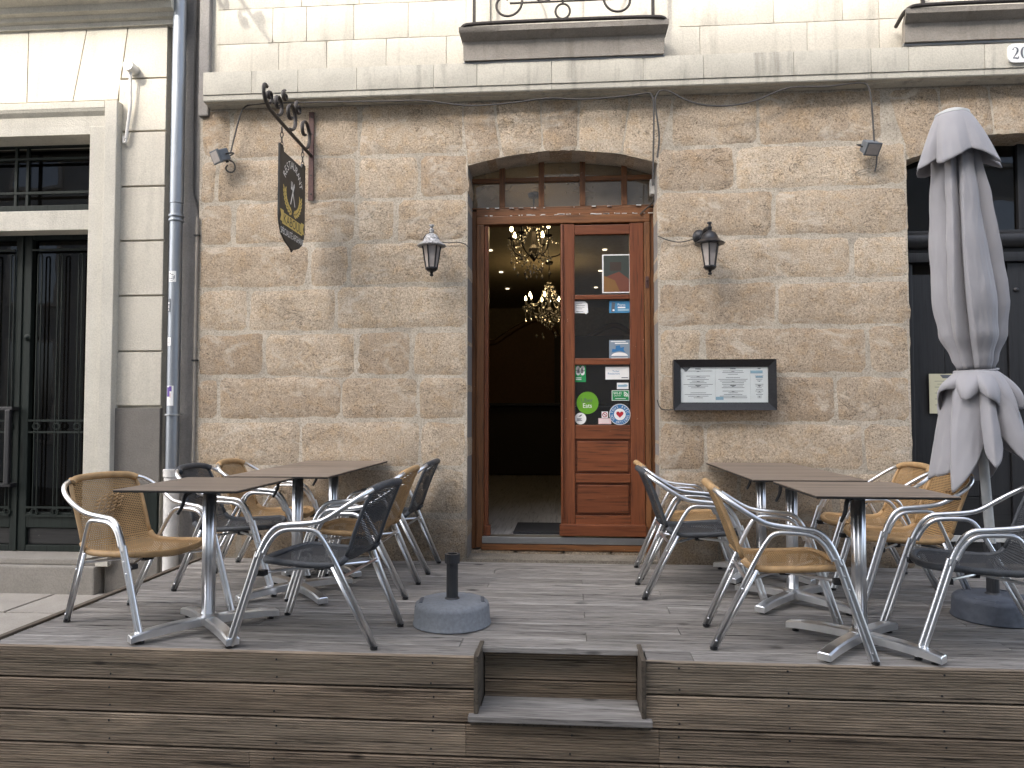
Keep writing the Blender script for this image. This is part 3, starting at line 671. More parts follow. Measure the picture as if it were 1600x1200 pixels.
# front lining closes the room above and beside the door
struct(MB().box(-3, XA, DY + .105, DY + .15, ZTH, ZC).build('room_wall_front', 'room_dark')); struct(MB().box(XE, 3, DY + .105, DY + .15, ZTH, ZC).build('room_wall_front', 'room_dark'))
# scalloped panel and dark furniture at the back
YP = 13.6
edge = [(763, 536), (775, 535), (785, 527), (795, 521), (803, 515), (812, 510), (822, 505), (832, 500), (845, 499), (858, 506), (866, 515), (872, 528), (885, 540), (905, 536), (930, 520), (960, 505), (985, 520)]
pe = [PY(x, y, YP) for x, y in edge]; pe = [(p.x, p.z) for p in pe]
pt = chaikin([Vector((a, b, 0)) for a, b in pe], 2); pl = [(p.x, p.y) for p in pt]
m = MB()
for (xa, za), (xb, zb) in zip(pl, pl[1:]): m.prism([(xa, ZTH), (xb, ZTH), (xb, zb), (xa, za)], lambda u, v: (u, YP, v), lambda u, v: (u, YP + .06, v))
sp_ = root('scalloped_panel', 'brown wall panel with wavy carved edge inside the dark room', 'wall panel', ((pl[0][0] + pl[-1][0]) / 2, YP, ZTH))
m.build('panel', 'panel_brown', sp_); MB().tube([(a, YP - .02, b) for a, b in pl], .05, 6).build('carved_edge', 'panel_brown', sp_)
ct = root('counter', 'dark counter filling the back of the room behind the open door', 'counter', (-.2, 11.7, ZTH))
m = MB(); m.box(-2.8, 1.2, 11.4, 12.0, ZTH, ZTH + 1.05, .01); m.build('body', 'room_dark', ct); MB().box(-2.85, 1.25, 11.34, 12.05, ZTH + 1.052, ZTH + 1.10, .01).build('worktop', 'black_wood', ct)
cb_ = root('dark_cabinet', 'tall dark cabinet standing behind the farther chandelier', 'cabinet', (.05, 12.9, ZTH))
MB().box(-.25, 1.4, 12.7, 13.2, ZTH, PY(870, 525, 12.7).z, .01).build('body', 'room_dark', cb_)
mt = MB().box(d(800, 820), d(876, 820) + .3, DY + .10, DY + .62, ZTH - .003, ZTH + .014, .006).build('doormat', 'mat_black'); tag(mt, 'black doormat just inside the open restaurant door', 'doormat')
for x, y in ((783, 425), (766, 391), (793, 451), (945, 390), (938, 423), (931, 449)):
    q = ray(x, y); s_ = (ZC - .006 - CAMZ) / q.z; p = Vector((0, 0, CAMZ)) + q * s_
    if p.y < YB - .3 and abs(p.x) < 2.8:
        m = MB().lathe([(.03, 0), (.03, -.012), (.024, -.012), (.02, -.004), (0, -.004)], (p.x, p.y, ZC - .002), 16).build('ceiling_spotlight', 'spot_glow'); tag(m, 'small round recessed spotlight in the restaurant ceiling', 'spotlight', 'ceiling spotlights inside the restaurant')

def chandelier(loc, rad, drop, n_arm, seed, label):
    rnd_ = random.Random(seed); x, y, zb = loc            # zb: height of the bulbs
    rt = root('chandelier', label, 'chandelier', (x, y, zb - drop), 'crystal chandeliers in the restaurant')
    st = MB(); st.tube([(x, y, ZC - .01), (x, y, zb - .25)], .008, 6); st.lathe([(0, -.30), (.03, -.26), (.055, -.22), (.05, -.17), (.02, -.13), (.018, .0), (.035, .04), (.02, .10), (.012, .2)], (x, y, zb), 14); st.lathe([(.06, -.005), (.05, -.04), (.015, -.05)], (x, y, ZC - .002), 14)
    st.build('stem', 'iron', rt)
    cr = MB()
    def gem(p, s, h=1.6):
        p = Vector(p); ca = rnd_.uniform(0, 1.5)
        cr.add([p + Vector((math.cos(ca + k * math.pi / 2) * s, math.sin(ca + k * math.pi / 2) * s, 0)) for k in range(4)] + [p + Vector((0, 0, s * h)), p - Vector((0, 0, s * h))],
               [(0, 1, 4), (1, 2, 4), (2, 3, 4), (3, 0, 4), (1, 0, 5), (2, 1, 5), (3, 2, 5), (0, 3, 5)])
    for k in range(n_arm):
        a = 2 * math.pi * k / n_arm + rnd_.uniform(.1, .4); r_ = rad * (1 if k % 2 == 0 else .72); zo = 0 if k % 2 == 0 else -.06 + .02 * rnd_.random()
        c_, s_ = math.cos(a), math.sin(a); q = lambda rr, z: (x + c_ * rr, y + s_ * rr, zb + z)
        ar = MB().tube(chaikin([q(.02, -.18), q(r_ * .35, -.25), q(r_ * .75, -.24), q(r_, -.17), q(r_, -.10)], 2), .007, 6); ar.lathe([(.008, -.10), (.035, -.085), (.04, -.075), (.012, -.07), (.010, -.015)], q(r_, zo * 0), 10)
        arm = ar.build('arm', 'iron', rt)
        MB().lathe([(0, -.015), (.013, -.005), (.017, .012), (.011, .038), (0, .06)], q(r_, 0), 8).build('bulb', 'bulb', arm, smooth=True)
        for i in range(9):
            aa = rnd_.uniform(0, 6.28); gem(Vector(q(r_, -.09)) + Vector((math.cos(aa) * .042, math.sin(aa) * .042, -.015 - .022 * (i % 4))), .0085)
        for i in range(6): gem(Vector(q(r_, -.16 - .03 * i)), .008 if i < 5 else .016, 1.6)
        for i in range(14):                                       # swags to the crown
            f = i / 13; gem(q(r_ * (1 - f) + .03 * f, -.08 + .30 * f ** 1.5 - .10 * math.sin(math.pi * f)), .008)
    for ring, (rr, zz, nn) in enumerate(((.10, -.30, 16), (.14, -.24, 20), (.07, -.36, 12), (.04, -.42, 8), (.06, .16, 14), (.09, .08, 16), (rad * .55, -.28, 22))):
        for i in range(nn):
            a = 2 * math.pi * i / nn + rnd_.random() * .2; gem((x + math.cos(a) * rr, y + math.sin(a) * rr, zb + zz + rnd_.uniform(-.03, .03)), rnd_.uniform(.008, .014))
    for i in range(6):
        a = 2 * math.pi * i / 6; gem((x + math.cos(a) * rad * .5, y + math.sin(a) * rad * .5, zb - drop + .06 + .05 * rnd_.random()), .017, 1.8)
    o = cr.build('crystals', 'crystal', rt); o['kind'] = 'stuff'
    ld = bpy.data.lights.new('chandelier_light', 'POINT'); ld.energy = 1.5; ld.color = (1, .72, .36); ld.shadow_soft_size = .12
    lo = bpy.data.objects.new('chandelier_light', ld); link(lo, rt, (x, y, zb + .02))
p = PY(834, 362, 7.2); chandelier((p.x, 7.2, p.z), .31, .50, 6, 3, 'crystal chandelier with lit candle bulbs hanging just inside the doorway')
p = PY(858, 466, 10.5); chandelier((p.x, 10.5, p.z), .36, .62, 10, 5, 'larger crystal chandelier with lit bulbs deeper inside the restaurant')

# ------------------------------------------------------------------ stickers and poster on the door glass
SY = LF - .0045
def sticker(name, label, cat, px, shape='rect', col='white_print', prints=(), group=None, n=32):
    """px box in the photo; prints: (material, builder(mb, fn)) in local -1..1 units"""
    x0, y0, x1, y1 = px; a, b = PY(x0, y1, SY), PY(x1, y0, SY); cx, cz = (a.x + b.x) / 2, (a.z + b.z) / 2; hw, hh = (b.x - a.x) / 2, (b.z - a.z) / 2
    fn0 = lambda u, v: (cx + u * hw, SY, cz + v * hh); fn1 = lambda u, v: (cx + u * hw, SY + .0012, cz + v * hh)
    poly = rect(-1, -1, 1, 1) if shape == 'rect' else circ(0, 0, 1, n) if shape == 'circle' else shape
    base = MB().prism(poly, fn0, fn1).build(name, col, None, (cx, SY, cz - hh)); tag(base, label, cat, group)
    for k, (mt_, f) in enumerate(prints):
        m = MB(); f(m, lambda u, v, k=k: (cx + u * hw, SY - .0006 - .0004 * k, cz + v * hh)); m.build('print', mt_, base)
    return hw / hh
def bars(rows, x0=-.8, x1=.8, h=.05, sd_=1):
    def f(m, fn):
        r_ = random.Random(sd_)
        for y in rows: ngon(m, rect(x0, y - h, x0 + (x1 - x0) * r_.uniform(.55, 1), y + h), fn)
    return f
def T(s_, size, x=0, y=0, sq=1.0, rot=0): return lambda m, fn: put_text(m, s_, size, x, y, fn, sq, rot)
P_ = lambda *pts: (lambda m, fn: ngon(m, list(pts), fn))
C_ = lambda x, y, r, sx=1.0: (lambda m, fn: ngon(m, [(x + (a - x) * sx, b) for a, b in circ(x, y, r, 24)], fn))
# portrait-sized poster: plain stand-in of the same colours
sticker('poster', 'portrait-sized picture in rust, ochre and dull green taped in the top pane', 'poster', (941, 397, 985, 458), 'rect', 'white_print', (
    ('teal_dull', P_((-.90, -.94), (.90, -.94), (.90, .94), (-.90, .94))),
    ('rust_red', P_((-.90, -.94), (.90, -.94), (.90, -.30), (.2, .1), (-.9, -.2))),
    ('ochre', P_((-.90, -.94), (.25, -.94), (-.1, -.35), (-.90, -.10))),
    ('brown_dark', P_((-.45, .15), (.35, .15), (.35, .60), (-.45, .60)))))
sticker('torn_paper', 'small torn white paper note stuck in the middle pane', 'paper', (898, 470, 919, 492), [(-1, .95), (.5, .95), (.9, .6), (1, -.7), (.75, -.8), (.7, -1), (.5, -.75), (-1, -.75)], 'white_print', (('ink', bars((.6, .35, .1, -.15, -.5), -.8, .6, .03)),))
sticker('payment_card', 'blue payment sticker with a phone in the middle pane', 'sticker', (952, 470, 985, 489), 'rect', 'sky_blue', (
    ('ink', P_((-.82, -.8), (-.52, -.85), (-.45, .75), (-.75, .8))), ('white_print', C_(-.6, -.55, .16, .7)), ('white_print', T('Payez', .55, .15, .35, .6)), ('white_print', bars((-.1,), -.2, .9, .12, 3)), ('pale_blue', P_((-.2, -.7), (.85, -.7), (.85, -.35), (-.2, -.35)))))
sticker('grey_sticker', 'square grey-blue sticker with white rim in the middle pane', 'sticker', (952, 531, 984, 562), 'rect', 'grey_blue', (
    ('white_print', lambda m, fn: (ngon(m, rect(-.85, .80, .6, .88), fn), ngon(m, rect(-.45, .60, .85, .70), fn), ngon(m, rect(-.8, -.9, .8, -.8), fn))),
    ('white_print', P_(*[(.8 * math.cos(a), -.62 + .36 * math.sin(a)) for a in [math.pi * i / 16 for i in range(17)]])),
    ('blue', P_((-.75, -.25), (-.7, .1), (-.4, .05), (-.35, .4), (.05, .45), (.1, .2), (.45, .3), (.4, -.05), (.6, -.3), (.3, -.2), (.0, -.1), (-.4, -.2)))))
sticker('voucher_sticker', 'narrow green sticker with a white cross shape in the bottom pane', 'sticker', (898, 571, 915.5, 597), 'rect', 'green', (
    ('white_print', lambda m, fn: (ngon(m, circ(-.42, .62, .34, 14), fn), ngon(m, circ(.42, .62, .34, 14), fn), ngon(m, circ(-.42, .14, .34, 14), fn), ngon(m, circ(.42, .14, .34, 14), fn), ngon(m, rect(-.5, .05, .5, .7), fn))),
    ('ink', T('pluxee', .52, 0, .36, .95)), ('white_print', bars((-.5, -.7), -.8, .2, .04, 2))))
sticker('restaurant_voucher', 'white Ticket Restaurant sticker in the bottom pane', 'sticker', (946, 573, 983, 593), 'rect', 'white_print', (
    ('blue', lambda m, fn: (put_text(m, 'Ticket', .42, -.12, .28, fn, .55), put_text(m, 'Restaurant', .42, -.30, -.08, fn, .55))), ('ink', P_((.35, -.78), (.9, -.78), (.9, -.66), (.35, -.66)))))
sticker('small_card', 'tiny pale blue and white card above the wifi sticker', 'sticker', (964, 598, 982, 608), 'rect', 'white_print', (('pale_blue', lambda m, fn: (ngon(m, rect(-.85, -.3, .3, .35), fn), ngon(m, circ(.45, .1, .4, 14), fn))),))
def wifi(m, fn):
    for r0, r1 in ((.25, .45), (.62, .85), (1.02, 1.25)):
        pts = [(.38 + r1 * .42 * math.cos(a), -.2 + r1 * .75 * math.sin(a)) for a in [R(90) * i / 8 for i in range(9)]]; pts += [(.38 + r0 * .42 * math.cos(a), -.2 + r0 * .75 * math.sin(a)) for a in [R(90) * i / 8 for i in range(8, -1, -1)]]; ngon(m, pts, fn)
sticker('wifi_sticker', 'green WI-FI sticker with white border in the bottom pane', 'sticker', (956, 610, 983, 626), 'rect', 'white_print', (
    ('green', P_((-.94, -.90), (.94, -.90), (.94, .90), (-.94, .90))), ('white_print', lambda m, fn: (put_text(m, 'WI-FI', .75, -.35, .42, fn, .55), put_text(m, 'GRATUIT', .32, -.35, -.05, fn, .6), wifi(m, fn), ngon(m, rect(-.6, -.66, .6, -.55), fn)))))
def heart(m, fn): ngon(m, [(.030 * 16 * math.sin(a) ** 3 * .72, .02 + .030 * .72 * (13 * math.cos(a) - 5 * math.cos(2 * a) - 2 * math.cos(3 * a) - math.cos(4 * a))) for a in [2 * math.pi * i / 32 for i in range(32)]], fn)
sticker('artisan_sticker', 'round blue sticker with a red heart in the bottom pane', 'sticker', (952, 631, 985, 664), 'circle', 'white_print', (
    ('blue', C_(0, 0, .95)), ('white_print', C_(0, 0, .56)), ('red', heart),
    ('white_print', lambda m, fn: (arc_text(m, 'TOUS AVEC', .34, 0, 0, .75, R(165), R(15), fn, .85), arc_text(m, 'NOS ARTISANS', .34, 0, 0, .77, R(190), R(350), fn, .8, True)))))
sticker('delivery_sticker', 'large round green food delivery sticker in the bottom pane', 'sticker', (901, 612, 935, 647), 'circle', 'leaf_green', (('ink', T('Uber', .58, -.05, .22, .9)), ('white_print', T('Eats', .58, -.02, -.26, .9))))
sticker('white_round_sticker', 'small round white sticker with a dark bird in the bottom pane corner', 'sticker', (898, 645, 916, 663), 'circle', 'white_print', (('ink', P_((-.4, .35), (-.1, .55), (.3, .75), (.2, .5), (-.05, .35))), ('ink', bars((.02, -.18, -.35), -.6, .6, .05, 4))))
def nosmoke(m, fn):
    o_ = circ(0, 0, .8, 20); i_ = circ(0, 0, .58, 20)
    for k in range(20): m.add([fn(*o_[k]), fn(*o_[(k + 1) % 20]), fn(*i_[(k + 1) % 20]), fn(*i_[k])], [(0, 1, 2, 3)])
    ngon(m, [(-.5, .38), (-.38, .5), (.5, -.38), (.38, -.5)], fn)
sticker('no_smoking_sticker', 'tiny white sticker with a red no smoking circle', 'sticker', (940, 643, 950, 653), 'rect', 'white_print', (('ink', P_((-.35, -.1), (.35, -.1), (.35, .1), (-.35, .1))), ('red', nosmoke)))
sticker('pink_sticker', 'small pale pink strip under the no smoking sticker', 'sticker', (935, 653.5, 955, 662.5), 'rect', 'pink', (('white_print', bars((.4, 0, -.4), -.85, .85, .08, 5)),))

# ------------------------------------------------------------------ menu case
def P2(x, y, Y): return PY(x, y, Y)
mc0, mc1 = PY(1053, 641, 5.40), PY(1213, 561, 5.40)
mr = root('menu_case', 'black framed glass menu case on the stone wall beside the doorway', 'menu case', ((mc0.x + mc1.x) / 2, 5.49, mc0.z))
x0, x1, z0, z1 = mc0.x, mc1.x, mc0.z, mc1.z; fw_ = .052
MB().box(x0 + .004, x1 - .004, 5.43, 5.489, z0 + .004, z1 - .004).build('back_box', 'black_plastic', mr)
fm = MB()
for poly in ([(x0, z0), (x1, z0), (x1 - fw_, z0 + fw_), (x0 + fw_, z0 + fw_)], [(x0, z1), (x0 + fw_, z1 - fw_), (x1 - fw_, z1 - fw_), (x1, z1)], [(x0, z0), (x0 + fw_, z0 + fw_), (x0 + fw_, z1 - fw_), (x0, z1)], [(x1, z0), (x1, z1), (x1 - fw_, z1 - fw_), (x1 - fw_, z0 + fw_)]):
    inner = lambda u, v: x0 + fw_ - .001 <= u <= x1 - fw_ + .001 and z0 + fw_ - .001 <= v <= z1 - fw_ + .001
    fm.prism(poly, lambda u, v: (u, 5.415 if inner(u, v) else 5.395, v), lambda u, v: (u, 5.432, v))
fm.build('frame', 'black_metal', mr)
px0, px1, pz0, pz1 = x0 + fw_ + .002, x1 - fw_ - .002, z0 + fw_ + .004, z1 - fw_ - .002
for a, b, nm in ((px0, px0 + (px1 - px0) * .40, 0), (px0 + (px1 - px0) * .402, px0 + (px1 - px0) * .80, 1), (px0 + (px1 - px0) * .802, px1, 2)):
    pg = MB().box(a, b, 5.424, 5.428, pz0, pz1).build('menu_page', 'paper', mr); m = MB(); hx, hz = (b - a) / 2, (pz1 - pz0) / 2; cx, cz = (a + b) / 2, (pz0 + pz1) / 2
    fn = lambda u, v: (cx + u * hx, 5.4234, cz + v * hz); r_ = random.Random(nm + 2)
    for k in range(17):
        v = .78 - k * .095
        if r_.random() < .12: continue
        l_ = r_.uniform(.25, .85) if nm < 2 else r_.uniform(.2, .5)
        ngon(m, rect(-l_, v - .012, l_, v + .012), fn)
        if k % 3 == 0: ngon(m, rect(-.08, v - .045, .08, v - .02), fn)
    for v in (.9, -.05): ngon(m, rect(-.16, v - .025, .16, v + .025), fn)
    m.build('print', 'ink', pg)
m = MB()
for u0, u1, v0, v1 in ((.80, .94, .82, .90), (.86, .94, .70, .75), (.40, .49, .07, .16)): m.add([(px0 + (px1 - px0) * a_, 5.4226, pz0 + (pz1 - pz0) * b_) for a_, b_ in rect(u0, v0, u1, v1)], [(0, 1, 2, 3)])
m.build('blue_label', 'pale_blue', mr)
MB().add([(px0 + .004, 5.4222, pz1), (px0 + .07, 5.4222, pz1), (px0 + .037, 5.4222, pz1 - .035)], [(0, 1, 2)]).build('corner_clip', 'ink', mr)
MB().add([(x0 + fw_ - .004, 5.418, z0 + fw_ - .004), (x1 - fw_ + .004, 5.418, z0 + fw_ - .004), (x1 - fw_ + .004, 5.418, z1 - fw_ + .004), (x0 + fw_ - .004, 5.418, z1 - fw_ + .004)], [(0, 1, 2, 3)]).build('pane', 'glass', mr)
def cable(name, pts, label, r_=.005, mat='cable', it=2):
    o = MB().tube(chaikin(pts, it), r_, 6).build(name, mat, None, smooth=True); return tag(o, label, 'cable')
cable('cable', [PY(x, y, 5.478) for x, y in ((1027, 625), (1030, 636), (1036, 641), (1056, 640))], 'short dark cable from the door frame to the menu case', .004)

# ------------------------------------------------------------------ wall lanterns
def lantern(loc, arm, ang, roofmat, label):
    rt = root('wall_lantern', label, 'lantern', (0, 0, 0), 'wall lanterns either side of the doorway')
    # local: wall plate at origin facing -y, lantern hangs arm out front
    MB().lathe([(.0, .0), (.052, .0), (.055, .012), (.045, .03), (.02, .045), (0, .047)], (0, 0, 0), 16, Matrix.Rotation(R(90), 3, 'X')).build('wall_plate', 'black_metal', rt, local=True)
    a = arm
    MB().tube(chaikin([(0, -.03, 0), (0, -.06, -.03), (0, -a * .55, .035), (0, -a, .03), (0, -a, -.01)], 2), (.02, .012), 8).build('arm', 'black_metal', rt, local=True)
    c = (0, -a, 0); roof = MB(); roof.lathe([(.105, -.088), (.107, -.082), (.085, -.066), (.062, -.050), (.055, -.030), (.042, -.008), (.022, .004), (.012, .010), (.016, .022), (.018, .034), (.010, .042), (.009, .056), (.018, .060), (.017, .070), (0, .072)], c, 12)
    roof.build('roof', roofmat, rt, local=True, smooth=True)
    top, bot, zt, zb = .066, .040, -.088, -.245
    for k in range(6):
        an = math.pi / 3 * k; c0, s0 = math.cos(an), math.sin(an); c1, s1 = math.cos(an + math.pi / 3), math.sin(an + math.pi / 3)
        MB().tube([(c0 * top, -a + s0 * top, zt), (c0 * bot, -a + s0 * bot, zb)], .0055, 6).build('post', 'black_metal', rt, local=True)
        MB().add([(c0 * top * .96, -a + s0 * top * .96, zt), (c1 * top * .96, -a + s1 * top * .96, zt), (c1 * bot * .96, -a + s1 * bot * .96, zb), (c0 * bot * .96, -a + s0 * bot * .96, zb)], [(0, 1, 2, 3)]).build('pane', 'lamp_glass', rt, local=True)
    MB().lathe([(.015, -.235), (.018, -.20), (.018, -.15), (.010, -.13), (0, -.125)], c, 10).build('bulb', 'frosted', rt, local=True)
    MB().lathe([(.045, -.243), (.046, -.252), (.034, -.268), (.014, -.276), (.009, -.288), (.015, -.296), (.012, -.305), (0, -.309)], c, 12).build('base_cup', 'black_metal', rt, local=True)
    rt.location = loc; rt.rotation_euler = (0, 0, ang)
p = PY(672, 376, 5.485); lantern((p.x, 5.486, p.z), .20, R(14), 'lamp_worn', 'black lantern with worn pale roof fixed beside the opened door leaf')
p = PY(1092, 371, 5.485); lantern((p.x, 5.486, p.z), .17, R(16), 'black_metal', 'all-black lantern fixed on the wall above the menu case')
cable('cable', [PY(x, y, 5.478) for x, y in ((677, 375), (695, 380), (715, 378), (727, 381), (734, 388))], 'thin cable from the worn lantern to the door jamb', .004)
cable('cable', [PY(x, y, 5.478) for x, y in ((1028, 369), (1045, 376), (1062, 379), (1080, 375), (1090, 371))], 'thin cable from the door jamb to the black lantern', .004)

# ------------------------------------------------------------------ floodlights and wall cables
def floodlight(loc, rz, rx, sc, label):
    rt = root('floodlight', label, 'floodlight', (0, 0, 0), 'small floodlights on the wall')
    MB().box(-.055, .055, -.05, .03, -.045, .045, .010).build('housing', 'lamp_grey', rt, local=True)
    MB().box(-.062, .062, -.066, -.051, -.052, .052, .006).build('front_frame', 'lamp_grey', rt, local=True)
    MB().box(-.048, .048, -.0685, -.0665, -.040, .040).build('lens', 'frosted', rt, local=True)
    MB().tube(chaikin([(-.062, -.01, 0), (-.075, .02, 0), (-.07, .07, -.01), (.07, .07, -.01), (.075, .02, 0), (.062, -.01, 0)], 2), .006, 6).build('bracket', 'black_metal', rt, local=True)
    MB().lathe([(.012, 0), (.012, .02), (0, .02)], (.03, .0, -.062), 8).build('gland', 'black_plastic', rt, local=True)
    rt.location = loc; rt.rotation_euler = (rx, 0, rz); rt.scale = (sc,) * 3
p = PY(348, 243, 5.41); floodlight(p, R(-38), R(25), .98, 'grey floodlight tilted down beside the hanging restaurant sign')
p = PY(1358, 229, 5.42); floodlight(p, R(12), R(38), .92, 'dark grey floodlight under the drooping cable by the black doors')
def wp(pts, Y): return [PY(x, y, Y) for x, y in pts]
cable('cable', wp(((360, 240), (372, 190), (380, 166), (400, 162)), 5.44) + wp(((470, 160), (530, 159), (620, 158), (660, 156), (700, 162), (740, 166), (800, 161), (858, 152), (900, 156), (960, 152), (1000, 147), (1014, 144), (1020, 150), (1022, 170), (1021, 235), (1020, 290)), 5.395), 'long black cable clipped under the string course to the doorway', .0065)
cable('cable', wp(((1027, 246), (1031, 215), (1026, 180), (1023, 160), (1026, 146), (1034, 140), (1048, 143), (1070, 156), (1100, 165), (1140, 166), (1180, 158), (1215, 142), (1240, 135), (1290, 136), (1330, 130), (1350, 129), (1357, 134), (1361, 150), (1364, 190), (1366, 222)), 5.395), 'black cable drooping from the doorway to the dark floodlight', .0065)
cable('cable', wp(((1370, 236), (1370, 255), (1367, 268)), 5.46), 'cable stub dangling below the dark floodlight', .006)
cable('cable', wp(((356, 258), (352, 262), (355, 268), (363, 270), (368, 264), (366, 254), (358, 250)), 5.44), 'loop of cable under the tilted grey floodlight', .006)
sb = root('junction_box', 'small white junction box at the top corner of the fanlight', 'junction box', PY(1022, 292, 5.70))
q0, q1 = PY(1015, 305, 5.70), PY(1029, 281, 5.70)
MB().box(q0.x, q1.x, 5.67, 5.74, q0.z, q1.z, .008).build('box', 'pvc_white', sb); MB().lathe([(.014, 0), (.014, .006), (0, .008)], ((q0.x + q1.x) / 2 + .01, 5.669, (q0.z + q1.z) / 2 + .012), 12, Matrix.Rotation(R(90), 3, 'X')).build('sensor', 'lamp_grey', sb)
MB().tube(chaikin([((q0.x + q1.x) / 2, 5.70, q0.z), ((q0.x + q1.x) / 2, 5.71, q0.z - .05), (q0.x - .03, 5.73, q0.z - .10), (q0.x - .07, 5.725, q0.z - .14)], 2), .006, 6).build('lead', 'cable', sb)

# ------------------------------------------------------------------ hanging sign
SX = -1.965
sr = root('hanging_sign', 'black hanging restaurant sign with gold laurel on a scrolled iron bracket', 'sign', (SX, 5.49, 2.25))
zt_, zb_ = PY(487, 176, 5.49).z, PY(487, 314, 5.49).z
mt_ = MB().box(SX - .02, SX + .02, 5.476, 5.4905, zb_, zt_, .002); br_ = mt_.build('mounting_bar', 'rust_iron', sr)
for f in (.06, .25, .72, .93): MB().lathe([(.007, 0), (.007, .004), (0, .006)], (SX + .003, 5.4755, zt_ - (zt_ - zb_) * f), 8, Matrix.Rotation(R(90), 3, 'X')).build('screw', 'iron', br_)
za = PY(492, 243, 5.475).z
arm = MB(); pa = [(SX, 5.475, za), (SX, 4.72, za + .03), (SX, 4.62, za + .06), (SX, 4.585, za + .12), (SX, 4.60, za + .17), (SX, 4.64, za + .165)]
arm.tube(chaikin(pa, 2), .013, 8, rz=1.0); arm.build('arm', 'iron', sr)
def spir(cy, cz, r0, r1, a0, a1, n=30): return [(SX, cy + (r0 + (r1 - r0) * i / n) * math.cos(a0 + (a1 - a0) * i / n), cz + (r0 + (r1 - r0) * i / n) * math.sin(a0 + (a1 - a0) * i / n)) for i in range(n + 1)]
for args in ((5.34, za + .135, .125, .02, -90, 300), (5.06, za + .15, .11, .02, -100, 330), (4.83, za + .13, .075, .015, -90, 360), (4.68, za + .12, .045, .01, -80, 300), (5.20, za + .25, .05, .012, 120, 520), (4.95, za + .235, .04, .01, 100, 450)):
    MB().tube(spir(*args[:4], R(args[4]), R(args[5])), .009, 6, rz=1.6).build('scroll', 'iron', sr)
BY0, BY1, ZT = 4.855, 5.345, 2.905
for yc in (4.90, 5.30):
    zA = za + .01 - .013; n_ = 5; h_ = (zA - ZT + .015) / n_; m = MB()
    for k in range(n_):
        c = Vector((SX, yc, zA - h_ * (k + .5))); e = [(.010 * math.cos(a), .62 * h_ * math.sin(a)) for a in [2 * math.pi * i / 12 for i in range(12)]]
        m.tube([c + (Vector((q, 0, r_)) if k % 2 else Vector((0, q, r_))) for q, r_ in e], .0032, 5, closed=True)
    m.build('chain', 'iron', sr)
W2, CY = (BY1 - BY0) / 2, (BY0 + BY1) / 2
outl = [(-W2, .0), (-W2, .035), (-W2 + .06, .035), (-W2 + .075, 0), (W2 - .075, 0), (W2 - .06, .035), (W2, .035), (W2, 0), (W2, -.46), (W2 - .012, -.51), (W2 - .05, -.575), (W2 - .12, -.615), (.06, -.635), (.02, -.645), (0, -.665), (-.02, -.645), (-.06, -.635), (-W2 + .12, -.615), (-W2 + .05, -.575), (-W2 + .012, -.51), (-W2, -.46)]
MB().prism(outl, lambda u, v: (SX + .006, CY + u, ZT + v), lambda u, v: (SX - .006, CY + u, ZT + v)).build('board', 'sign_black', sr)
def sf(k): return lambda u, v: (SX + .0066 + .0004 * k, CY + u, ZT + v)
m = MB(); arc_text(m, 'RESTAURANT', .078, 0, -.215, .165, R(157), R(23), sf(0), .85); put_text(m, 'SPÉCIALITÉ AFGHANE', .064, 0, -.555, sf(0), .70); m.build('lettering', 'white_print', sr)
m = MB()
for sg in (1, -1):
    f = lambda pts: [(.0 + sg * a, b) for a, b in pts]
    ngon(m, f([(-.048, -.33), (-.036, -.335), (.03, -.19), (.028, -.165), (.012, -.18)]) if sg == 1 else f([(-.046, -.33), (-.036, -.335), (.012, -.22), (.004, -.215)]), sf(0))
for k in range(3): ngon(m, rect(-.036 + k * .012, -.205, -.030 + k * .012, -.165), sf(1))
ngon(m, rect(-.036, -.222, -.006, -.203), sf(0)); m.build('cutlery', 'white_print', sr)
m = MB()
for sg in (1, -1):
    for k in range(8):
        a = R(178 + k * 11); cx, cy = .150 * math.cos(a), -.255 + .135 * math.sin(a)
        for off, tw in ((.016, .55), (-.014, -.55)):
            l_, w_ = .025, .0085; th = a - math.pi / 2 + tw
            pts = [(l_ * math.cos(q), w_ * math.sin(q)) for q in [2 * math.pi * i / 10 for i in range(10)]]
            ox, oy = cx + math.cos(a) * off, cy + math.sin(a) * off
            ngon(m, [(sg * (ox + x * math.cos(th) - y * math.sin(th)), oy + x * math.sin(th) + y * math.cos(th)) for x, y in pts], sf(0))
ngon(m, [(-.19, -.505), (.19, -.505), (.19, -.425), (-.19, -.425)], sf(0))
for sg in (1, -1): ngon(m, [(sg * .165, -.49), (sg * .228, -.49), (sg * .208, -.45), (sg * .228, -.41), (sg * .165, -.41)], sf(-.4))
m.build('gold_emblem', 'gold', sr)
m = MB(); put_text(m, 'KABOUL', .092, 0, -.466, sf(1), .95); m.build('name_lettering', 'sign_black', sr)

# ------------------------------------------------------------------ iron lantern arm above: its scrolled shadow falls on the pale wall
def wall_bracket(x, z, L, label):
    r0 = root('scrolled_bracket', label, 'bracket', (x, 5.49, z))
    m = MB(); m.tube([(x, 5.49, z), (x, 5.49 - L, z + .03)], .016, 8); m.tube([(x, 5.48, z - .35), (x, 5.48, z + .35)], .016, 8)
    m.build('arm', 'iron', r0)
    for cy, cz, r1, a0, a1 in ((L * .25, .16, .14, -90, 330), (L * .6, .13, .11, -90, 360), (L * .85, .09, .07, -90, 330), (L * .3, -.16, .13, 90, -280), (L * .62, -.10, .08, 90, -300)):
        n = 30; pts = [(x, 5.49 - cy + (r1 * (1 - .8 * i / n)) * math.cos(R(a0 + (a1 - a0) * i / n)), z + cz + (r1 * (1 - .8 * i / n)) * math.sin(R(a0 + (a1 - a0) * i / n))) for i in range(n + 1)]
        MB().tube(pts, .011, 6, rz=1.8).build('scroll', 'iron', r0)
wall_bracket(-2.88, 4.78, .95, 'scrolled iron bracket high on the pale wall casting its shadow by the downpipe')

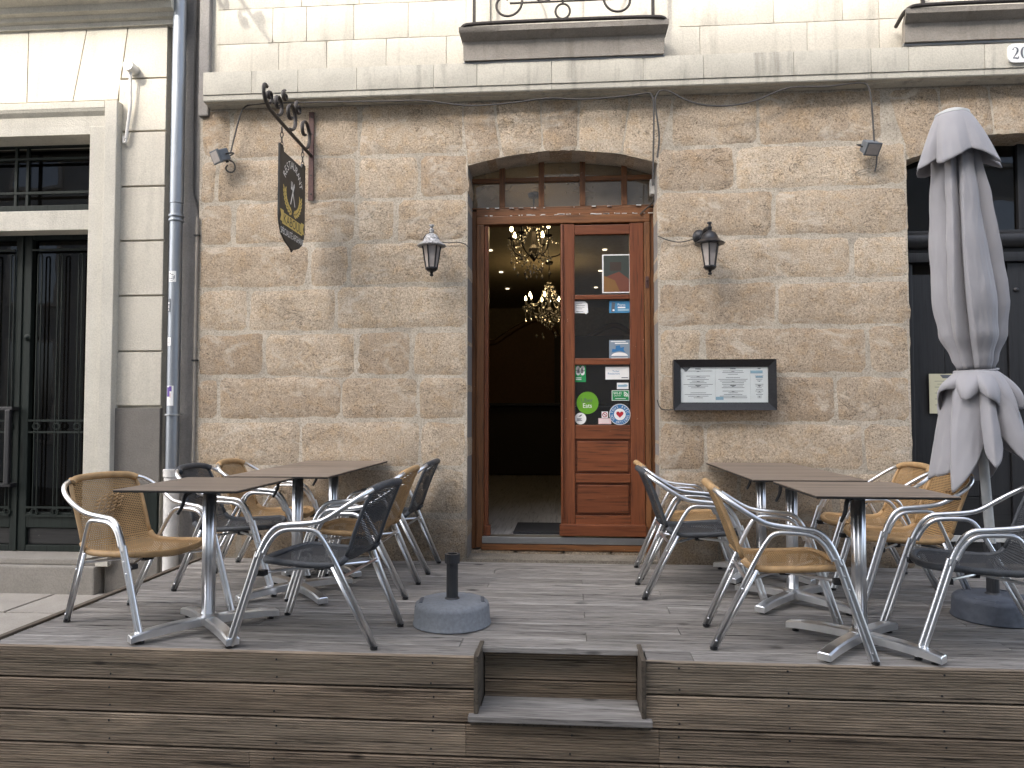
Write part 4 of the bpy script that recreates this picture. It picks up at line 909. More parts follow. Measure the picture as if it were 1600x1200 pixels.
# ------------------------------------------------------------------ downpipe, conduit, cable
dp = root('downpipe', 'grey zinc downpipe with stickers running down between the two buildings', 'downpipe', (PY(266, 880, 5.44).x, 5.44, -.1))
axis = lambda y: PY(285.5 - 17.3 * y / 600, y, 5.44)
top = axis(-160); a0 = axis(318); a1 = axis(342); a2 = axis(733); a3 = axis(860); X0 = a1.x
MB().tube([(X0, 5.44, top.z), (X0, 5.44, a0.z)], .050, 20).build('pipe', 'zinc', dp, smooth=True)
MB().tube([(X0, 5.44, a0.z - .004), (X0, 5.44, a2.z)], .047, 20).build('pipe', 'zinc', dp, smooth=True)
for y in (338, 345): MB().lathe([(.047, -.010), (.056, -.008), (.058, 0), (.056, .008), (.047, .010)], (X0, 5.44, axis(y).z), 20).build('collar', 'zinc', dp, smooth=True)
MB().lathe([(.0475, -.006), (.062, -.005), (.062, .005), (.0475, .006)], (X0, 5.44, axis(648).z), 20).build('clamp', 'sill_metal', dp)
MB().lathe([(.056, -.95), (.056, -.06), (.063, -.055), (.063, 0), (.050, .002)], (X0, 5.44, a2.z), 20).build('ground_pipe', 'pvc_white', dp, smooth=True)
def pipe_sticker(y0, y1, a_from, a_to, mat, label, prints=()):
    m = MB(); n = 8; z1_, z0_ = axis(y0).z, axis(y1).z
    for k in range(n + 1):
        a = R(a_from + (a_to - a_from) * k / n); m.v += [Vector((X0 + .0482 * math.cos(a), 5.44 + .0482 * math.sin(a), z)) for z in (z0_, z1_)]
    m.f = [[2 * k, 2 * k + 2, 2 * k + 3, 2 * k + 1] for k in range(n)]
    o = m.build('sticker', mat); tag(o, label, 'sticker')
    for mt2, pl_ in prints:
        q = MB()
        for (u0, u1, v0, v1) in pl_:
            for k in range(4):
                c = [(u0 + (u1 - u0) * kk / 4) for kk in (k, k + 1)]; aa = [R(a_from + (a_to - a_from) * u) for u in c]
                q.add([(X0 + .0486 * math.cos(aa[i]), 5.44 + .0486 * math.sin(aa[i]), z0_ + (z1_ - z0_) * v) for i, v in ((0, v0), (1, v0), (1, v1), (0, v1))], [(0, 1, 2, 3)])
        q.build('print', mt2, o)
pipe_sticker(425, 442, 232, 305, 'white_print', 'white hand-scrawled sticker highest on the downpipe', (('ink', ((.1, .4, .72, .78), (.4, .7, .64, .70), (.12, .3, .28, .34), (.15, .2, .3, .55), (.35, .6, .25, .31), (.5, .55, .3, .6), (.68, .74, .2, .55), (.8, .86, .3, .6), (.3, .6, .08, .13))),))
pipe_sticker(468, 489, 225, 262, 'ink', 'narrow black sticker on the downpipe under the scrawled one', (('white_print', ((.15, .6, .6, .75), (.2, .5, .3, .5), (.1, .4, .12, .22))),))
pipe_sticker(528, 541, 228, 270, 'white_print', 'small square white sticker halfway down the pipe', (('ink', ((.35, .65, .7, .76), (.3, .36, .35, .7), (.62, .68, .35, .7), (.35, .65, .3, .36))),))
pipe_sticker(603, 634, 238, 300, 'white_print', 'white and purple picture sticker on the downpipe above the clamp', (('purple', ((.02, .45, .45, .92), (.3, .75, .72, .97))), ('pink', ((.45, .62, .4, .62),))))
cd_ = root('conduit', 'thin grey conduit clipped to the edge of the stone wall', 'conduit', (PY(303, 700, 5.49).x, 5.49, 0.3))
xq = PY(309, 340, 5.49).x
MB().tube([(xq, 5.49, PY(309, 340, 5.49).z), (xq - .004, 5.49, PY(304, 560, 5.49).z), (xq - .002, 5.49, .3)], .013, 10).build('tube', 'conduit', cd_, smooth=True)
for y in (368, 563): MB().box(xq - .022, xq + .018, 5.47, 5.505, PY(306, y, 5.49).z - .006, PY(306, y, 5.49).z + .006, .002).build('clip', 'black_plastic', cd_)
cable('cable', wp(((308, -40), (307, 30), (305, 90), (303.5, 160), (303, 250), (302, 300), (308, 320), (311, 340)), 5.515), 'black cable running down the grey strip beside the downpipe', .008)

# ------------------------------------------------------------------ neighbouring building (left)
N = root('neighbouring_building', 'cream rendered neighbouring house with stone door surround and banded blocks', 'building', (-4.2, 5.5, -.28))
nb_ = lambda name, mat, x0, x1, y0, y1, z0, z1, bev=.004: box_obj(name, mat, N, x0, x1, y0, y1, z0, z1, bev)
XP0, XP1 = PY(181, 400, 5.46).x, PY(255, 400, 5.46).x
MB().box(XP0 - .1, XP1 - .003, 5.485, 5.9, -.28, 4.3).build('wall_core', 'cream_render', N); MB().box(-9, -5.2, 5.485, 5.9, -.28, 9).build('wall_core', 'cream_render', N)
pz = [PY(225, y, 5.46).z for y in (122, 205, 291, 376, 462, 549, 635)]
for zt1, zb1 in zip(pz, pz[1:]): nb_('rusticated_block', 'cream_render', XP0, XP1, 5.46, 5.49, zb1 + .007, zt1 - .007, .005)
MB().box(XP0 + .0, XP1 + .006, 5.445, 5.484, PY(225, 758, 5.45).z, pz[-1] - .014, .004).build('granite_panel', 'granite_base', N)
nb_('granite_panel', 'granite_base', XP0 - .02, XP1 + .01, 5.44, 5.484, -.28, PY(225, 842, 5.45).z, .006)
nb_('meter_cover', 'green_wood', XP0 + .02, XP1 - .01, 5.455, 5.484, PY(225, 840, 5.45).z + .004, PY(225, 762, 5.45).z, .004)
# lintel: flat arch pieces between architrave and cornice
zl0, zl1 = PY(100, 158, 5.46).z, PY(100, 46, 5.46).z
jt = [(-90, -110), (-10, -20), (45, 42), (136, 114), (200, 184)]
for k in range(5):
    xa0, xa1 = (PY(jt[k][0], 48, 5.46).x, PY(jt[k][1], 158, 5.46).x); xb0, xb1 = (PY(jt[k + 1][0], 48, 5.46).x, PY(jt[k + 1][1], 158, 5.46).x) if k < 4 else (XP1, XP1)
    if k == 4: poly = [(xa1 + .004, pz[0] - .02), (XP1, pz[0] + .006), (XP1, zl1), (xa0 + .004, zl1)]; poly[0] = (xa0 + (xa1 - xa0) * .66 + .004, pz[0] + .006)
    else: poly = [(xa1 + .004, zl0), (xb1 - .004, zl0), (xb0 - .004, zl1), (xa0 + .004, zl1)]
    MB().prism(poly, lambda u, v: (u, 5.46, v), lambda u, v: (u, 5.486, v)).build('lintel_block', 'cream_render', N)
MB().box(-5.3, XP1 - .004, 5.486, 5.9, zl0 - .12, 9).build('upper_wall', 'cream_render', N)
XCN = PY(261, 30, 5.30).x
cp = [(5.49, zl1 - .005), (5.44, zl1 - .003), (5.44, zl1 + .035), (5.41, zl1 + .045), (5.40, zl1 + .075), (5.36, zl1 + .085), (5.35, zl1 + .13), (5.32, zl1 + .14), (5.25, zl1 + .16), (5.25, zl1 + .215), (5.235, zl1 + .225), (5.235, zl1 + .25), (5.48, zl1 + .29)]
MB().prism(cp, lambda u, v: (XCN, u, v), lambda u, v: (-9, u, v)).build('cornice', 'surround_stone', N)
# door surround
XS1, XS0 = PY(178, 400, 5.39).x, PY(137, 400, 5.43).x
zs = PY(100, 159, 5.39).z; zi = PY(60, 212, 5.43).z
XSL = 2 * PY(-15, 400, 5.4).x - XS1; XSLi = XSL + (XS1 - XS0)
def surround(x0, x1, y, z0, z1): return MB().box(x0, x1, y, 5.487, z0, z1, .006)
surround(PY(160, 400, 5.40).x, XS1, 5.39, -.06, zs).build('surround_jamb', 'surround_stone', N); surround(XS0 + .0, PY(160, 400, 5.40).x - .001, 5.425, -.06, zi + .06).build('surround_jamb', 'surround_stone', N)
surround(XSL, XSL + .09, 5.39, -.06, zs).build('surround_jamb', 'surround_stone', N); surround(XSL + .091, XSLi, 5.425, -.06, zi + .06).build('surround_jamb', 'surround_stone', N)
xk = PY(160, 400, 5.40).x - .002
MB().box(XSL + .092, xk, 5.3905, 5.487, zs - .055, zs - .0005, .006).build('surround_head', 'surround_stone', N)
hp = [(5.392, zs - .056), (5.40, zs - .075), (5.425, zs - .105), (5.43, zi + .062), (5.43, zi), (5.487, zi), (5.487, zs - .056)]
MB().prism(hp, lambda u, v: (xk - .0005, u, v), lambda u, v: (XSL + .0925, u, v)).build('surround_head', 'surround_stone', N)
zcb0, zcb1 = PY(60, 360, 5.44).z, PY(60, 329, 5.44).z
nb_('transom_bar', 'surround_stone', XSLi + .001, XS0 - .001, 5.445, 5.60, zcb0, zcb1, .006)
for a, b in ((XS0, XS0 + .06), (XSLi - .06, XSLi)): MB().box(a, b, 5.4875, 5.80, -.06, zi + .02).build('door_reveal', 'surround_stone', N)
MB().box(XSLi, XS0, 5.4875, 5.80, zi + .0005, zi + .06).build('door_reveal', 'surround_stone', N)
nb_('doorstep', 'step_stone', -5.6, PY(150, 890, 5.38).x, 5.36, 5.82, -.30, -.055, .014); nb_('doorstep', 'step_stone', -5.5, XS1 + .02, 5.40, 5.80, -.054, -.005, .010)
# transom grille
YG = 5.66
gx = lambda x, y=280: PY(x, y, YG).x
gz = lambda y: PY(60, y, YG).z
MB().add([(XSLi, YG + .07, zcb1 - .1), (XS0 + .02, YG + .07, zcb1 - .1), (XS0 + .02, YG + .07, zi + .05), (XSLi, YG + .07, zi + .05)], [(0, 1, 2, 3)]).build('transom_pane', 'dark_glass', N)
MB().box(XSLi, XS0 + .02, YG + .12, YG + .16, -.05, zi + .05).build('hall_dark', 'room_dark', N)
gr = MB()
for z in (gz(249), gz(302)): gr.box(XSLi, XS0 + .01, YG - .012, YG + .008, z - .010, z + .010)
for x in (26, 44): gr.box(gx(x) - .011, gx(x) + .011, YG - .010, YG + .010, zcb1 - .05, zi + .03)
for x in (-74, -56): gr.box(gx(x) - .011, gx(x) + .011, YG - .010, YG + .010, zcb1 - .05, zi + .03)
gr.box(XSLi, XS0 + .01, YG - .02, YG + .03, gz(231), zi + .03, .004); gr.box(XSLi, XS0 + .01, YG - .02, YG + .03, zcb1 - .05, gz(322), .004)
gr.build('transom_grille', 'green_wood', N)
# iron-grilled double door
YD = 5.68; ex_ = lambda x, y=600: PY(x, y, YD).x; ez = lambda y, x=60: PY(x, y, YD).z
ztop, zbot = ez(366), -.004
XI = ex_(30); xr = XS0 + .02
def leaf2(xa, xb, nm):
    m = MB(); m.box(xa, xa + .07, YD - .02, YD + .04, zbot, ztop, .006); m.box(xb - .035, xb, YD - .02, YD + .04, zbot, ztop, .006); m.box(xa + .071, xb - .036, YD - .018, YD + .038, ztop - .05, ztop, .006)
    m.box(xa + .071, xb - .036, YD - .018, YD + .038, ez(824), ez(800), .006); m.box(xa + .071, xb - .036, YD - .018, YD + .038, zbot, zbot + .05, .006)
    l_ = m.build('door_leaf', 'green_wood', N)
    MB().box(xa + .071, xb - .036, YD + .002, YD + .03, zbot + .051, ez(825), .01).build('door_panel', 'worn_black_wood', l_)
    MB().add([(xa + .07, YD + .02, ez(800)), (xb - .03, YD + .02, ez(800)), (xb - .03, YD + .02, ztop - .04), (xa + .07, YD + .02, ztop - .04)], [(0, 1, 2, 3)]).build('pane', 'dark_glass', l_)
    ga, gb = xa + .09, xb - .05; nb = 4; g = []
    for z in (ez(392), ez(657), ez(675), ez(792), ez(805)): MB().box(ga - .02, gb + .014, YD - .032, YD - .020, z - .008, z + .008).build('grille_bar', 'green_wood', l_)
    for k in range(nb):
        xc = ga + .055 + (gb - ga - .06) * k / (nb - 1)
        for s_ in (-.016, .016):
            MB().tube([(xc + s_, YD - .026, ez(805)), (xc + s_, YD - .026, ez(402))], .0065, 6).build('grille_bar', 'green_wood', l_)
        MB().tube([(xc + .016 * math.cos(a), YD - .026, ez(402) + .018 * math.sin(a)) for a in [math.pi * i / 8 for i in range(9)]], .0065, 6).build('grille_hoop', 'green_wood', l_)
        for z in (ez(666), ez(799)): MB().tube([(xc + .030 * math.cos(a), YD - .028, z + .024 * math.sin(a)) for a in [2 * math.pi * i / 14 for i in range(14)]], .006, 6, closed=True).build('grille_ring', 'green_wood', l_)
    zz = ez(528); MB().lathe([(.028, 0), (.030, .008), (.018, .014), (.018, .02), (.009, .026), (0, .027)], (xa + .05, YD - .02, zz), 14, Matrix.Rotation(R(90), 3, 'X')).build('rosette', 'green_wood', l_)
    return l_
L1 = leaf2(XI + .03, xr, 'r'); leaf2(2 * XI - xr, XI - .002, 'l')
MB().box(XI, XI + .028, YD - .03, YD + .04, zbot, ztop, .004).build('cover_strip', 'green_wood', L1)
hm = MB(); hx = ex_(27, 680); za_, zb__ = ez(640), ez(755)
hm.box(hx - .022, hx + .022, YD - .115, YD - .085, zb__, za_, .008); hm.box(hx - .20, hx + .03, YD - .10, YD - .02, za_ - .005, za_ + .022, .004); hm.box(hx - .20, hx + .03, YD - .10, YD - .02, zb__ - .022, zb__ + .005, .004)
hm.build('pull_handle', 'black_metal', L1)
# bracket arm on the neighbour's wall
hk = root('drum_bracket', 'cream painted round bracket with thin rod on the neighbouring wall', 'bracket', PY(197, 215, 5.44))
c0 = PY(199, 101, 5.36)
MB().lathe([(.038, 0), (.040, .006), (.040, .10), (.0, .10)], (c0.x, 5.462, c0.z), 18, Matrix.Rotation(R(90), 3, 'X')).build('drum', 'pvc_white', hk, smooth=True)
e0 = PY(197, 217, 5.43); MB().tube([(c0.x, 5.40, c0.z - .035), (c0.x - .004, 5.42, (c0.z + e0.z) / 2), (e0.x, 5.43, e0.z)], .012, 8).build('rod', 'pvc_white', hk, smooth=True)
MB().tube(chaikin([(e0.x, 5.43, e0.z + .01), (e0.x, 5.43, e0.z - .03), (e0.x - .03, 5.44, e0.z - .025), (e0.x - .035, 5.455, e0.z + .03)], 2), .009, 8).build('hook', 'pvc_white', hk, smooth=True)
# ------------------------------------------------------------------ black double doors (right)
K = MB(); KY = 5.74; kx_ = lambda x, y=500: PY(x, y, KY).x; kz_ = lambda y, x=1440: PY(x, y, KY).z
zb0, zb1 = kz_(412), kz_(366)
A2 = lambda x: archz(x, ARCH2) + .03
cxk = (BDL + BDR) / 2
tb = MB(); tb.box(BDL, BDR, KY - .05, KY + .05, zb0, zb0 + .07, .006); tb.tube([(BDL, KY - .03, zb1 - .06), (BDR, KY - .03, zb1 - .06)], .062, 14); tb.box(BDL, BDR, KY - .02, KY + .05, zb0 + .072, zb1 + .02, .004)
tbo = tb.build('door_transom', 'black_wood', B, smooth=True)
up_ = MB()
for x in (BDL + .04, BDL + .33, BDL + .62, cxk, BDR - .62, BDR - .33, BDR - .04): up_.box(x - .04, x + .04, KY - .01, KY + .04, zb1 + .022, A2(x), .006)
ut = up_.build('fanlight_mullions', 'black_wood', B)
pts = [(BDL, zb1)] + [(BDR, zb1)] + [(BDR + (BDL - BDR) * i / 16, A2(BDR + (BDL - BDR) * i / 16)) for i in range(17)]
MB().add([(u, KY + .02, v) for u, v in pts], [tuple(range(len(pts)))]).build('pane', 'dark_glass', ut)
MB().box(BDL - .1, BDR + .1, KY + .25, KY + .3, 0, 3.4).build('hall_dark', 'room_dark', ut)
for a, b in ((BDL, cxk - .003), (cxk + .003, BDR)):
    lm = MB(); zt3, zb3 = zb0 - .003, .16
    lm.box(a, a + .13, KY - .01, KY + .04, zb3, zt3, .006); lm.box(b - .13, b, KY - .01, KY + .04, zb3, zt3, .006)
    lo = lm.build('door_leaf', 'black_wood', B)
    wn = (b - a - .27) / 3
    for k in range(3):
        MB().box(a + .132 + k * (wn + .003), a + .132 + k * (wn + .003) + wn, KY + .006, KY + .035, kz_(775), zt3 - .08, .004).build('door_board', 'black_wood', lo)
        MB().box(a + .132 + k * (wn + .003), a + .132 + k * (wn + .003) + wn, KY + .006, KY + .035, zb3, kz_(775) - .004, .004).build('door_board', 'worn_black_wood', lo)
    for z in (kz_(455), kz_(640)):
        for x in (a + .07, a + .35, b - .07): MB().lathe([(.020, 0), (.018, .008), (.010, .014), (0, .016)], (x, KY - .010, z), 12, Matrix.Rotation(R(90), 3, 'X')).build('stud', 'black_metal', lo, smooth=True)
    MB().box(a, b, KY - .03, KY + .0, .155, .20, .004).build('weather_bar', 'pole_white', lo)
MB().box(BDL, BDR, KY - .02, KY + .04, -.02, .152, .005).build('door_plinth', 'worn_black_wood', B)
nq0, nq1 = PY(1453, 646, KY - .02), PY(1494, 584, KY - .02)
nt_ = MB().box(nq0.x, nq1.x, KY - .019, KY - .0165, nq0.z, nq1.z).build('notice', 'yellow_paper'); tag(nt_, 'yellowed paper notice pinned to the black doors behind the parasol', 'notice')
m = MB(); hx, hz, cx, cz = (nq1.x - nq0.x) / 2, (nq1.z - nq0.z) / 2, (nq0.x + nq1.x) / 2, (nq0.z + nq1.z) / 2; fn = lambda u, v: (cx + u * hx, KY - .0196, cz + v * hz)
ngon(m, [(-.2, .95), (.95, .95), (.95, .78), (.0, .78)], fn)
for k in range(9): ngon(m, rect(-.6 + .2 * (k % 2), .62 - k * .15, .8 - .15 * (k % 3), .64 - k * .15), fn)
m.build('print', 'ink', nt_)
# house number plaque
h0, h1 = PY(1574, 99, 5.355), PY(1612, 68, 5.355)
hp_ = MB().prism([(h0.x + (h1.x - h0.x) / 2 + (h1.x - h0.x) / 2 * math.copysign(abs(math.cos(a)) ** .5, math.cos(a)), (h0.z + h1.z) / 2 + (h1.z - h0.z) / 2 * math.copysign(abs(math.sin(a)) ** .5, math.sin(a))) for a in [2 * math.pi * i / 32 for i in range(32)]], lambda u, v: (u, 5.345, v), lambda u, v: (u, 5.357, v)).build('house_number', 'white_print')
tag(hp_, 'white enamel house number plaque with black numerals on the string course', 'plaque')
m = MB(); fn = lambda u, v: (h0.x + (h1.x - h0.x) * u, 5.3444, h0.z + (h1.z - h0.z) * v)
def stroke(pts, ws):
    pts = [Vector(p) for p in pts]
    for i in range(len(pts) - 1):
        a, b = pts[i], pts[i + 1]; d_ = (b - a).normalized(); n_ = Vector((-d_.y, d_.x)); m.add([fn(*(a + n_ * ws[i])), fn(*(a - n_ * ws[i])), fn(*(b - n_ * ws[i + 1])), fn(*(b + n_ * ws[i + 1]))], [(0, 1, 2, 3)])
two = [(.20, .66), (.22, .74), (.29, .79), (.36, .76), (.40, .66), (.37, .52), (.28, .36), (.20, .22), (.30, .24), (.40, .20), (.43, .32)]
stroke(two, [.035, .012, .012, .03, .04, .04, .022, .012, .04, .035, .010])
o0 = [(.66 + .11 * math.cos(a), .50 + .29 * math.sin(a)) for a in [2 * math.pi * i / 24 for i in range(25)]]; stroke(o0, [.012 + .032 * abs(math.cos(2 * math.pi * i / 24)) for i in range(25)])
m.build('numerals', 'ink', hp_)

# ------------------------------------------------------------------ terrace deck
DX0, DX1, DY0, DY1 = -2.80, 3.9, 3.372, WALL + .0
D = root('terrace_deck', 'weathered grey timber terrace with grooved boards and a cut-in step', 'deck', (.5, 4.4, -.575))
def board_mesh(w_, th, grooves, name, rnd_seed):
    """unit-long grooved board along x, width along y, top at z=0"""
    rs = random.Random(rnd_seed); pr = [(0, -th), (0, -.004), (.004, 0)]
    n = grooves; pitch = (w_ - .012) / n
    for k in range(n):
        y0 = .006 + k * pitch; dpt = rs.uniform(.0045, .0075); a = pitch * .52
        pr += [(y0 + a * .5, rs.uniform(-.0008, .0008)), (y0 + a, 0), (y0 + a + pitch * .10, -dpt), (y0 + pitch * .92, -dpt), (y0 + pitch, 0)]
    pr += [(w_ - .004, 0), (w_, -.004), (w_, -th)]
    me = bpy.data.meshes.new(name); L = len(pr); nx = 6
    vs = [(-.5 + i / nx, y, z + (.0012 * noise.noise(Vector((i * 1.7, y * 40, rnd_seed))) if z > -th + .001 else 0)) for i in range(nx + 1) for y, z in pr]
    fs = [(i * L + k, (i + 1) * L + k, (i + 1) * L + (k + 1) % L, i * L + (k + 1) % L) for i in range(nx) for k in range(L)] + [tuple(range(L)), tuple(range(nx * L + L - 1, nx * L - 1, -1))]
    me.from_pydata(vs, [], fs); bm = bmesh.new(); bm.from_mesh(me); bmesh.ops.recalc_face_normals(bm, faces=bm.faces[:]); bm.to_mesh(me); bm.free(); return me
BW = .1330; top_m = [board_mesh(BW - .007, .026, 8, 'deck_board', s) for s in range(4)]
for me in top_m: me.materials.append(MATS['deck_wood'])
front_m = [board_mesh(.1405, .022, 11, 'fascia_board', s + 9) for s in range(4)]
for me in front_m: me.materials.append(MATS['fascia_wood'])
def put_board(me, xa, xb, loc_y, z, name, rot=0):
    o = bpy.data.objects.new(name, me); COL.objects.link(o); o.parent = D
    o.location = Vector(((xa + xb) / 2, loc_y, z)) - WL[D.name]; o.scale = (xb - xa, 1, 1); o.rotation_euler = (rot, 0, 0); return o
SX0, SX1, SYB = PZ(750, 1022).x, PZ(1001, 1030).x, DY0 + BW       # step recess
nrow = int((DY1 - DY0) / BW)
rs = random.Random(4)
for r_ in range(nrow + 1):
    y = DY0 + .024 + r_ * BW
    if y + BW > DY1 + .02: 
        if DY1 - y < .05: break
    cuts = sorted([DX0 + .045] + [[-1.62, .55, 2.45], [-.52, 1.62], [-2.05, .08, 2.05]][r_ % 3] + [DX1])
    for a, b in zip(cuts, cuts[1:]):
        segs = [(a, b)]
        if y < SYB - .02:
            segs = []
            if a < SX0 - .03: segs.append((a, min(b, SX0 - .026)))
            if b > SX1 + .03: segs.append((max(a, SX1 + .026), b))
        for p_, q_ in segs:
            if q_ - p_ > .05: put_board(rs.choice(top_m), p_ + .002, q_ - .002, y + rs.uniform(-.001, .001), rs.uniform(-.003, 0), 'deck_board')
# fascia: rows of boards standing upright (rotated so that the grooves face the street)
FY = DY0
rows = [(-.002, 'cut'), (-.152, 'cut'), (-.302, 'full'), (-.452, 'full')]
screw = MB().lathe([(.005, 0), (.0045, .0016), (0, .002)], (0, 0, 0), 8, Matrix.Rotation(R(90), 3, 'X')); sm = None
def screws(xs_, z):
    global sm
    for x in xs_:
        for dz_ in (-.03, -.115):
            if sm is None:
                ob = screw.build('screw', 'black_metal', D, local=True); sm = ob.data
            else: ob = bpy.data.objects.new('screw', sm); COL.objects.link(ob); ob.parent = D
            ob.location = Vector((x + rs.uniform(-.008, .008), FY - .001, z + dz_ + rs.uniform(-.006, .006))) - WL[D.name]
for k, (zt4, kd) in enumerate(rows):
    spans = [(DX0, SX0 - .002), (SX1 + .002, DX1)] if kd == 'cut' else ([(DX0, SX0 - .06), (SX0 - .058, SX1 + .075), (SX1 + .077, DX1)] if k == 2 else [(DX0, -1.47), (-1.468, SX1 + .076), (SX1 + .078, DX1)])
    for a, b in spans:
        o = put_board(rs.choice(front_m), a, b, FY, zt4 - .1405, 'fascia_board', R(90))
        screws([x for x in (-2.15, -1.35, -.62, .48, .95, 1.6, 2.4, 3.2, 0.0) if a + .03 < x < b - .03], zt4)
# step: riser boards, tread, cheeks
ZTR = -.250; SYR = 3.585
for zt4 in (-.029, -.176): o = put_board(front_m[1 if zt4 < -.1 else 2], SX0 + .004, SX1 - .004, SYR, zt4 - .1405, 'riser_board', R(90))
for k, (ya, yb) in enumerate(((DY0 - .040, (DY0 + SYR) / 2 - .022), ((DY0 + SYR) / 2 - .018, SYR - .002))):
    MB().box(SX0 - .045 * (k == 0), SX1 + .045 * (k == 0), ya, yb, ZTR - .026, ZTR, .004).build('tread_board', 'deck_wood', D)
for x in (SX0 - .022, SX1 + .0): MB().box(x, x + .020, DY0 - .014, SYR + .012, ZTR + .002, .006, .003).build('step_cheek', 'edge_wood', D)
MB().box(SX0 - .04, SX1 + .04, DY0 - .004, DY0 + .03, -.3015, ZTR - .0265, .002).build('tread_bearer', 'edge_wood', D)
# side edge: trim boards along the left end, joists and dark underside
MB().box(DX0 + .004, DX0 + .040, DY0 + .01, DY1 - .06, -.15, .010, .004).build('edge_trim', 'edge_wood', D); MB().box(DX0 - .036, DX0 - .001, DY0 + .04, DY1 - .06, -.16, -.006, .004).build('edge_trim', 'edge_wood', D)
for k in range(3): MB().box(DX0 - .028, DX0 - .004, DY0 + .035, DY1 - .08, -.56 + k * .13, -.56 + k * .13 + .125, .003).build('side_board', 'edge_wood', D)
for x in [DX0 + .12 + .6 * i for i in range(11)]:
    if SX0 - .05 < x < SX1 + .05: continue
    MB().box(x, x + .045, DY0 + .05, DY1 - .02, -.17, -.031).build('joist', 'edge_wood', D)
    for y in (DY0 + .3, DY1 - .3): MB().box(x - .02, x + .07, y, y + .09, -.58, -.171).build('post', 'edge_wood', D)

# ------------------------------------------------------------------ chairs
def make_chair(kind):
    wv, wr = 'weave_' + kind, 'wrap_' + kind
    rt = root('armchair', '', 'chair'); al = 'aluminium'
    T_ = .0125
    bent = lambda s_: [(.215, s_ * .283, .42), (.175, s_ * .276, .515), (.125, s_ * .272, .572), (.05, s_ * .270, .578), (-.06, s_ * .270, .588), (-.115, s_ * .276, .603), (-.19, s_ * .284, .648), (-.262, s_ * .270, .696), (-.310, s_ * .222, .735)]
    path = chaikin(bent(-1) + [(-.335, -.10, .752), (-.338, 0, .755), (-.335, .10, .752)] + bent(1)[::-1], 2)
    MB().tube(path, T_, 10).build('arm_frame', al, rt, local=True, smooth=True, auto=False)
    for s_ in (-1, 1):
        fl_ = MB(); f0, f1 = Vector((.345, s_ * .288, .012)), Vector((.203, s_ * .281, .45))
        for dx in (-.0105, .0105): fl_.tube([f0 + Vector((dx, 0, 0)), f1 + Vector((dx, 0, .0))], .0115, 10)
        for q in (f0.lerp(f1, .08), f0.lerp(f1, .83), f0.lerp(f1, .70)): fl_.lathe([(.006, 0), (.005, .003), (0, .004)], q + Vector((0, -.0115 * 1, 0)), 8, Matrix.Rotation(R(90), 3, 'X'))
        lg = fl_.build('leg', al, rt, local=True, smooth=True); MB().lathe([(.017, 0), (.017, .014), (.0, .016)], (f0.x + .004, f0.y, 0), 10).build('foot_cap', 'black_plastic', lg, local=True)
        rl = MB(); r0, r1 = Vector((-.335, s_ * .188, .012)), Vector((-.155, s_ * .232, .40))
        rp = chaikin([r1, (-.105, s_ * .248, .50), (-.065, s_ * .262, .558), (.02, s_ * .266, .557), (.10, s_ * .268, .552), (.150, s_ * .272, .51), (.185, s_ * .279, .44)], 2)
        rl.tube([r0] + rp, .0115, 10); r2 = r0 + Vector((.019, 0, 0)); rl.tube([r2, r1 + Vector((.019, 0, -.02))], .0095, 10)
        for q in (r0.lerp(r1, .08), r0.lerp(r1, .72)): rl.lathe([(.006, 0), (.005, .003), (0, .004)], q + Vector((.004, -.0115, 0)), 8, Matrix.Rotation(R(90), 3, 'X'))
        lg = rl.build('leg', al, rt, local=True, smooth=True, auto=False); MB().lathe([(.017, 0), (.017, .014), (.0, .016)], (r0.x + .008, r0.y, 0), 10).build('foot_cap', 'black_plastic', lg, local=True)
    # woven sheet: profile of (x, z, half width)
    prof = [(.245, .372, .12), (.243, .390, .165), (.225, .400, .200), (.18, .402, .222), (.10, .396, .228), (.0, .390, .226), (-.08, .387, .222), (-.135, .390, .214), (-.172, .402, .208), (-.196, .428, .204), (-.210, .465, .202), (-.235, .54, .203), (-.265, .62, .204), (-.295, .69, .200), (-.325, .752, .185)]
    def sheet(pr, name, mat, v0):
        m = MB(); nx = 14; acc = v0; pv_ = None; vs = []; uv = []
        for (x, z, hw) in pr:
            if pv_ is not None: acc += math.hypot(x - pv_[0], z - pv_[1])
            pv_ = (x, z)
            for k in range(nx + 1):
                u = -1 + 2 * k / nx; sag = (1 - u * u) * (.014 if z < .42 else 0); bow = (1 - u * u) * (.022 if z > .45 else .0)
                vs.append((x - bow, u * hw, z - sag)); uv.append((u * hw / .46 + .5, acc / .46))
        n = len(pr); fs = [(i * (nx + 1) + k, i * (nx + 1) + k + 1, (i + 1) * (nx + 1) + k + 1, (i + 1) * (nx + 1) + k) for i in range(n - 1) for k in range(nx)]
        o = m.add(vs, fs, uv).build(name, mat, rt, local=True, smooth=True, auto=False); return o
    seat = sheet(prof[:10], 'seat', wv, 0); back = sheet(prof[9:], 'backrest', wv, .52)
    rim = [(x, -hw, z - .004) for x, z, hw in prof[2:10]][::-1]
    fr_ = chaikin([(.20, -.213, .396), (.238, -.16, .390), (.262, -.06, .384), (.265, .0, .383), (.262, .06, .384), (.238, .16, .390), (.20, .213, .396)], 2)
    rim = [Vector(p) for p in rim[:-1]] + fr_ + [Vector((x, hw, z - .004)) for x, z, hw in prof[3:10]]
    MB().tube(rim, .0165, 10).build('seat_rim', wr, seat, local=True, smooth=True, auto=False)
    for s_ in (-1, 1): MB().tube([(x, s_ * hw, z) for x, z, hw in prof[9:]], .0105, 8).build('side_rim', wr, back, local=True, smooth=True, auto=False)
    tp = chaikin([(-.298, -.198, .728), (-.325, -.165, .746), (-.336, -.08, .753), (-.338, 0, .755), (-.336, .08, .753), (-.325, .165, .746), (-.298, .198, .728)], 2)
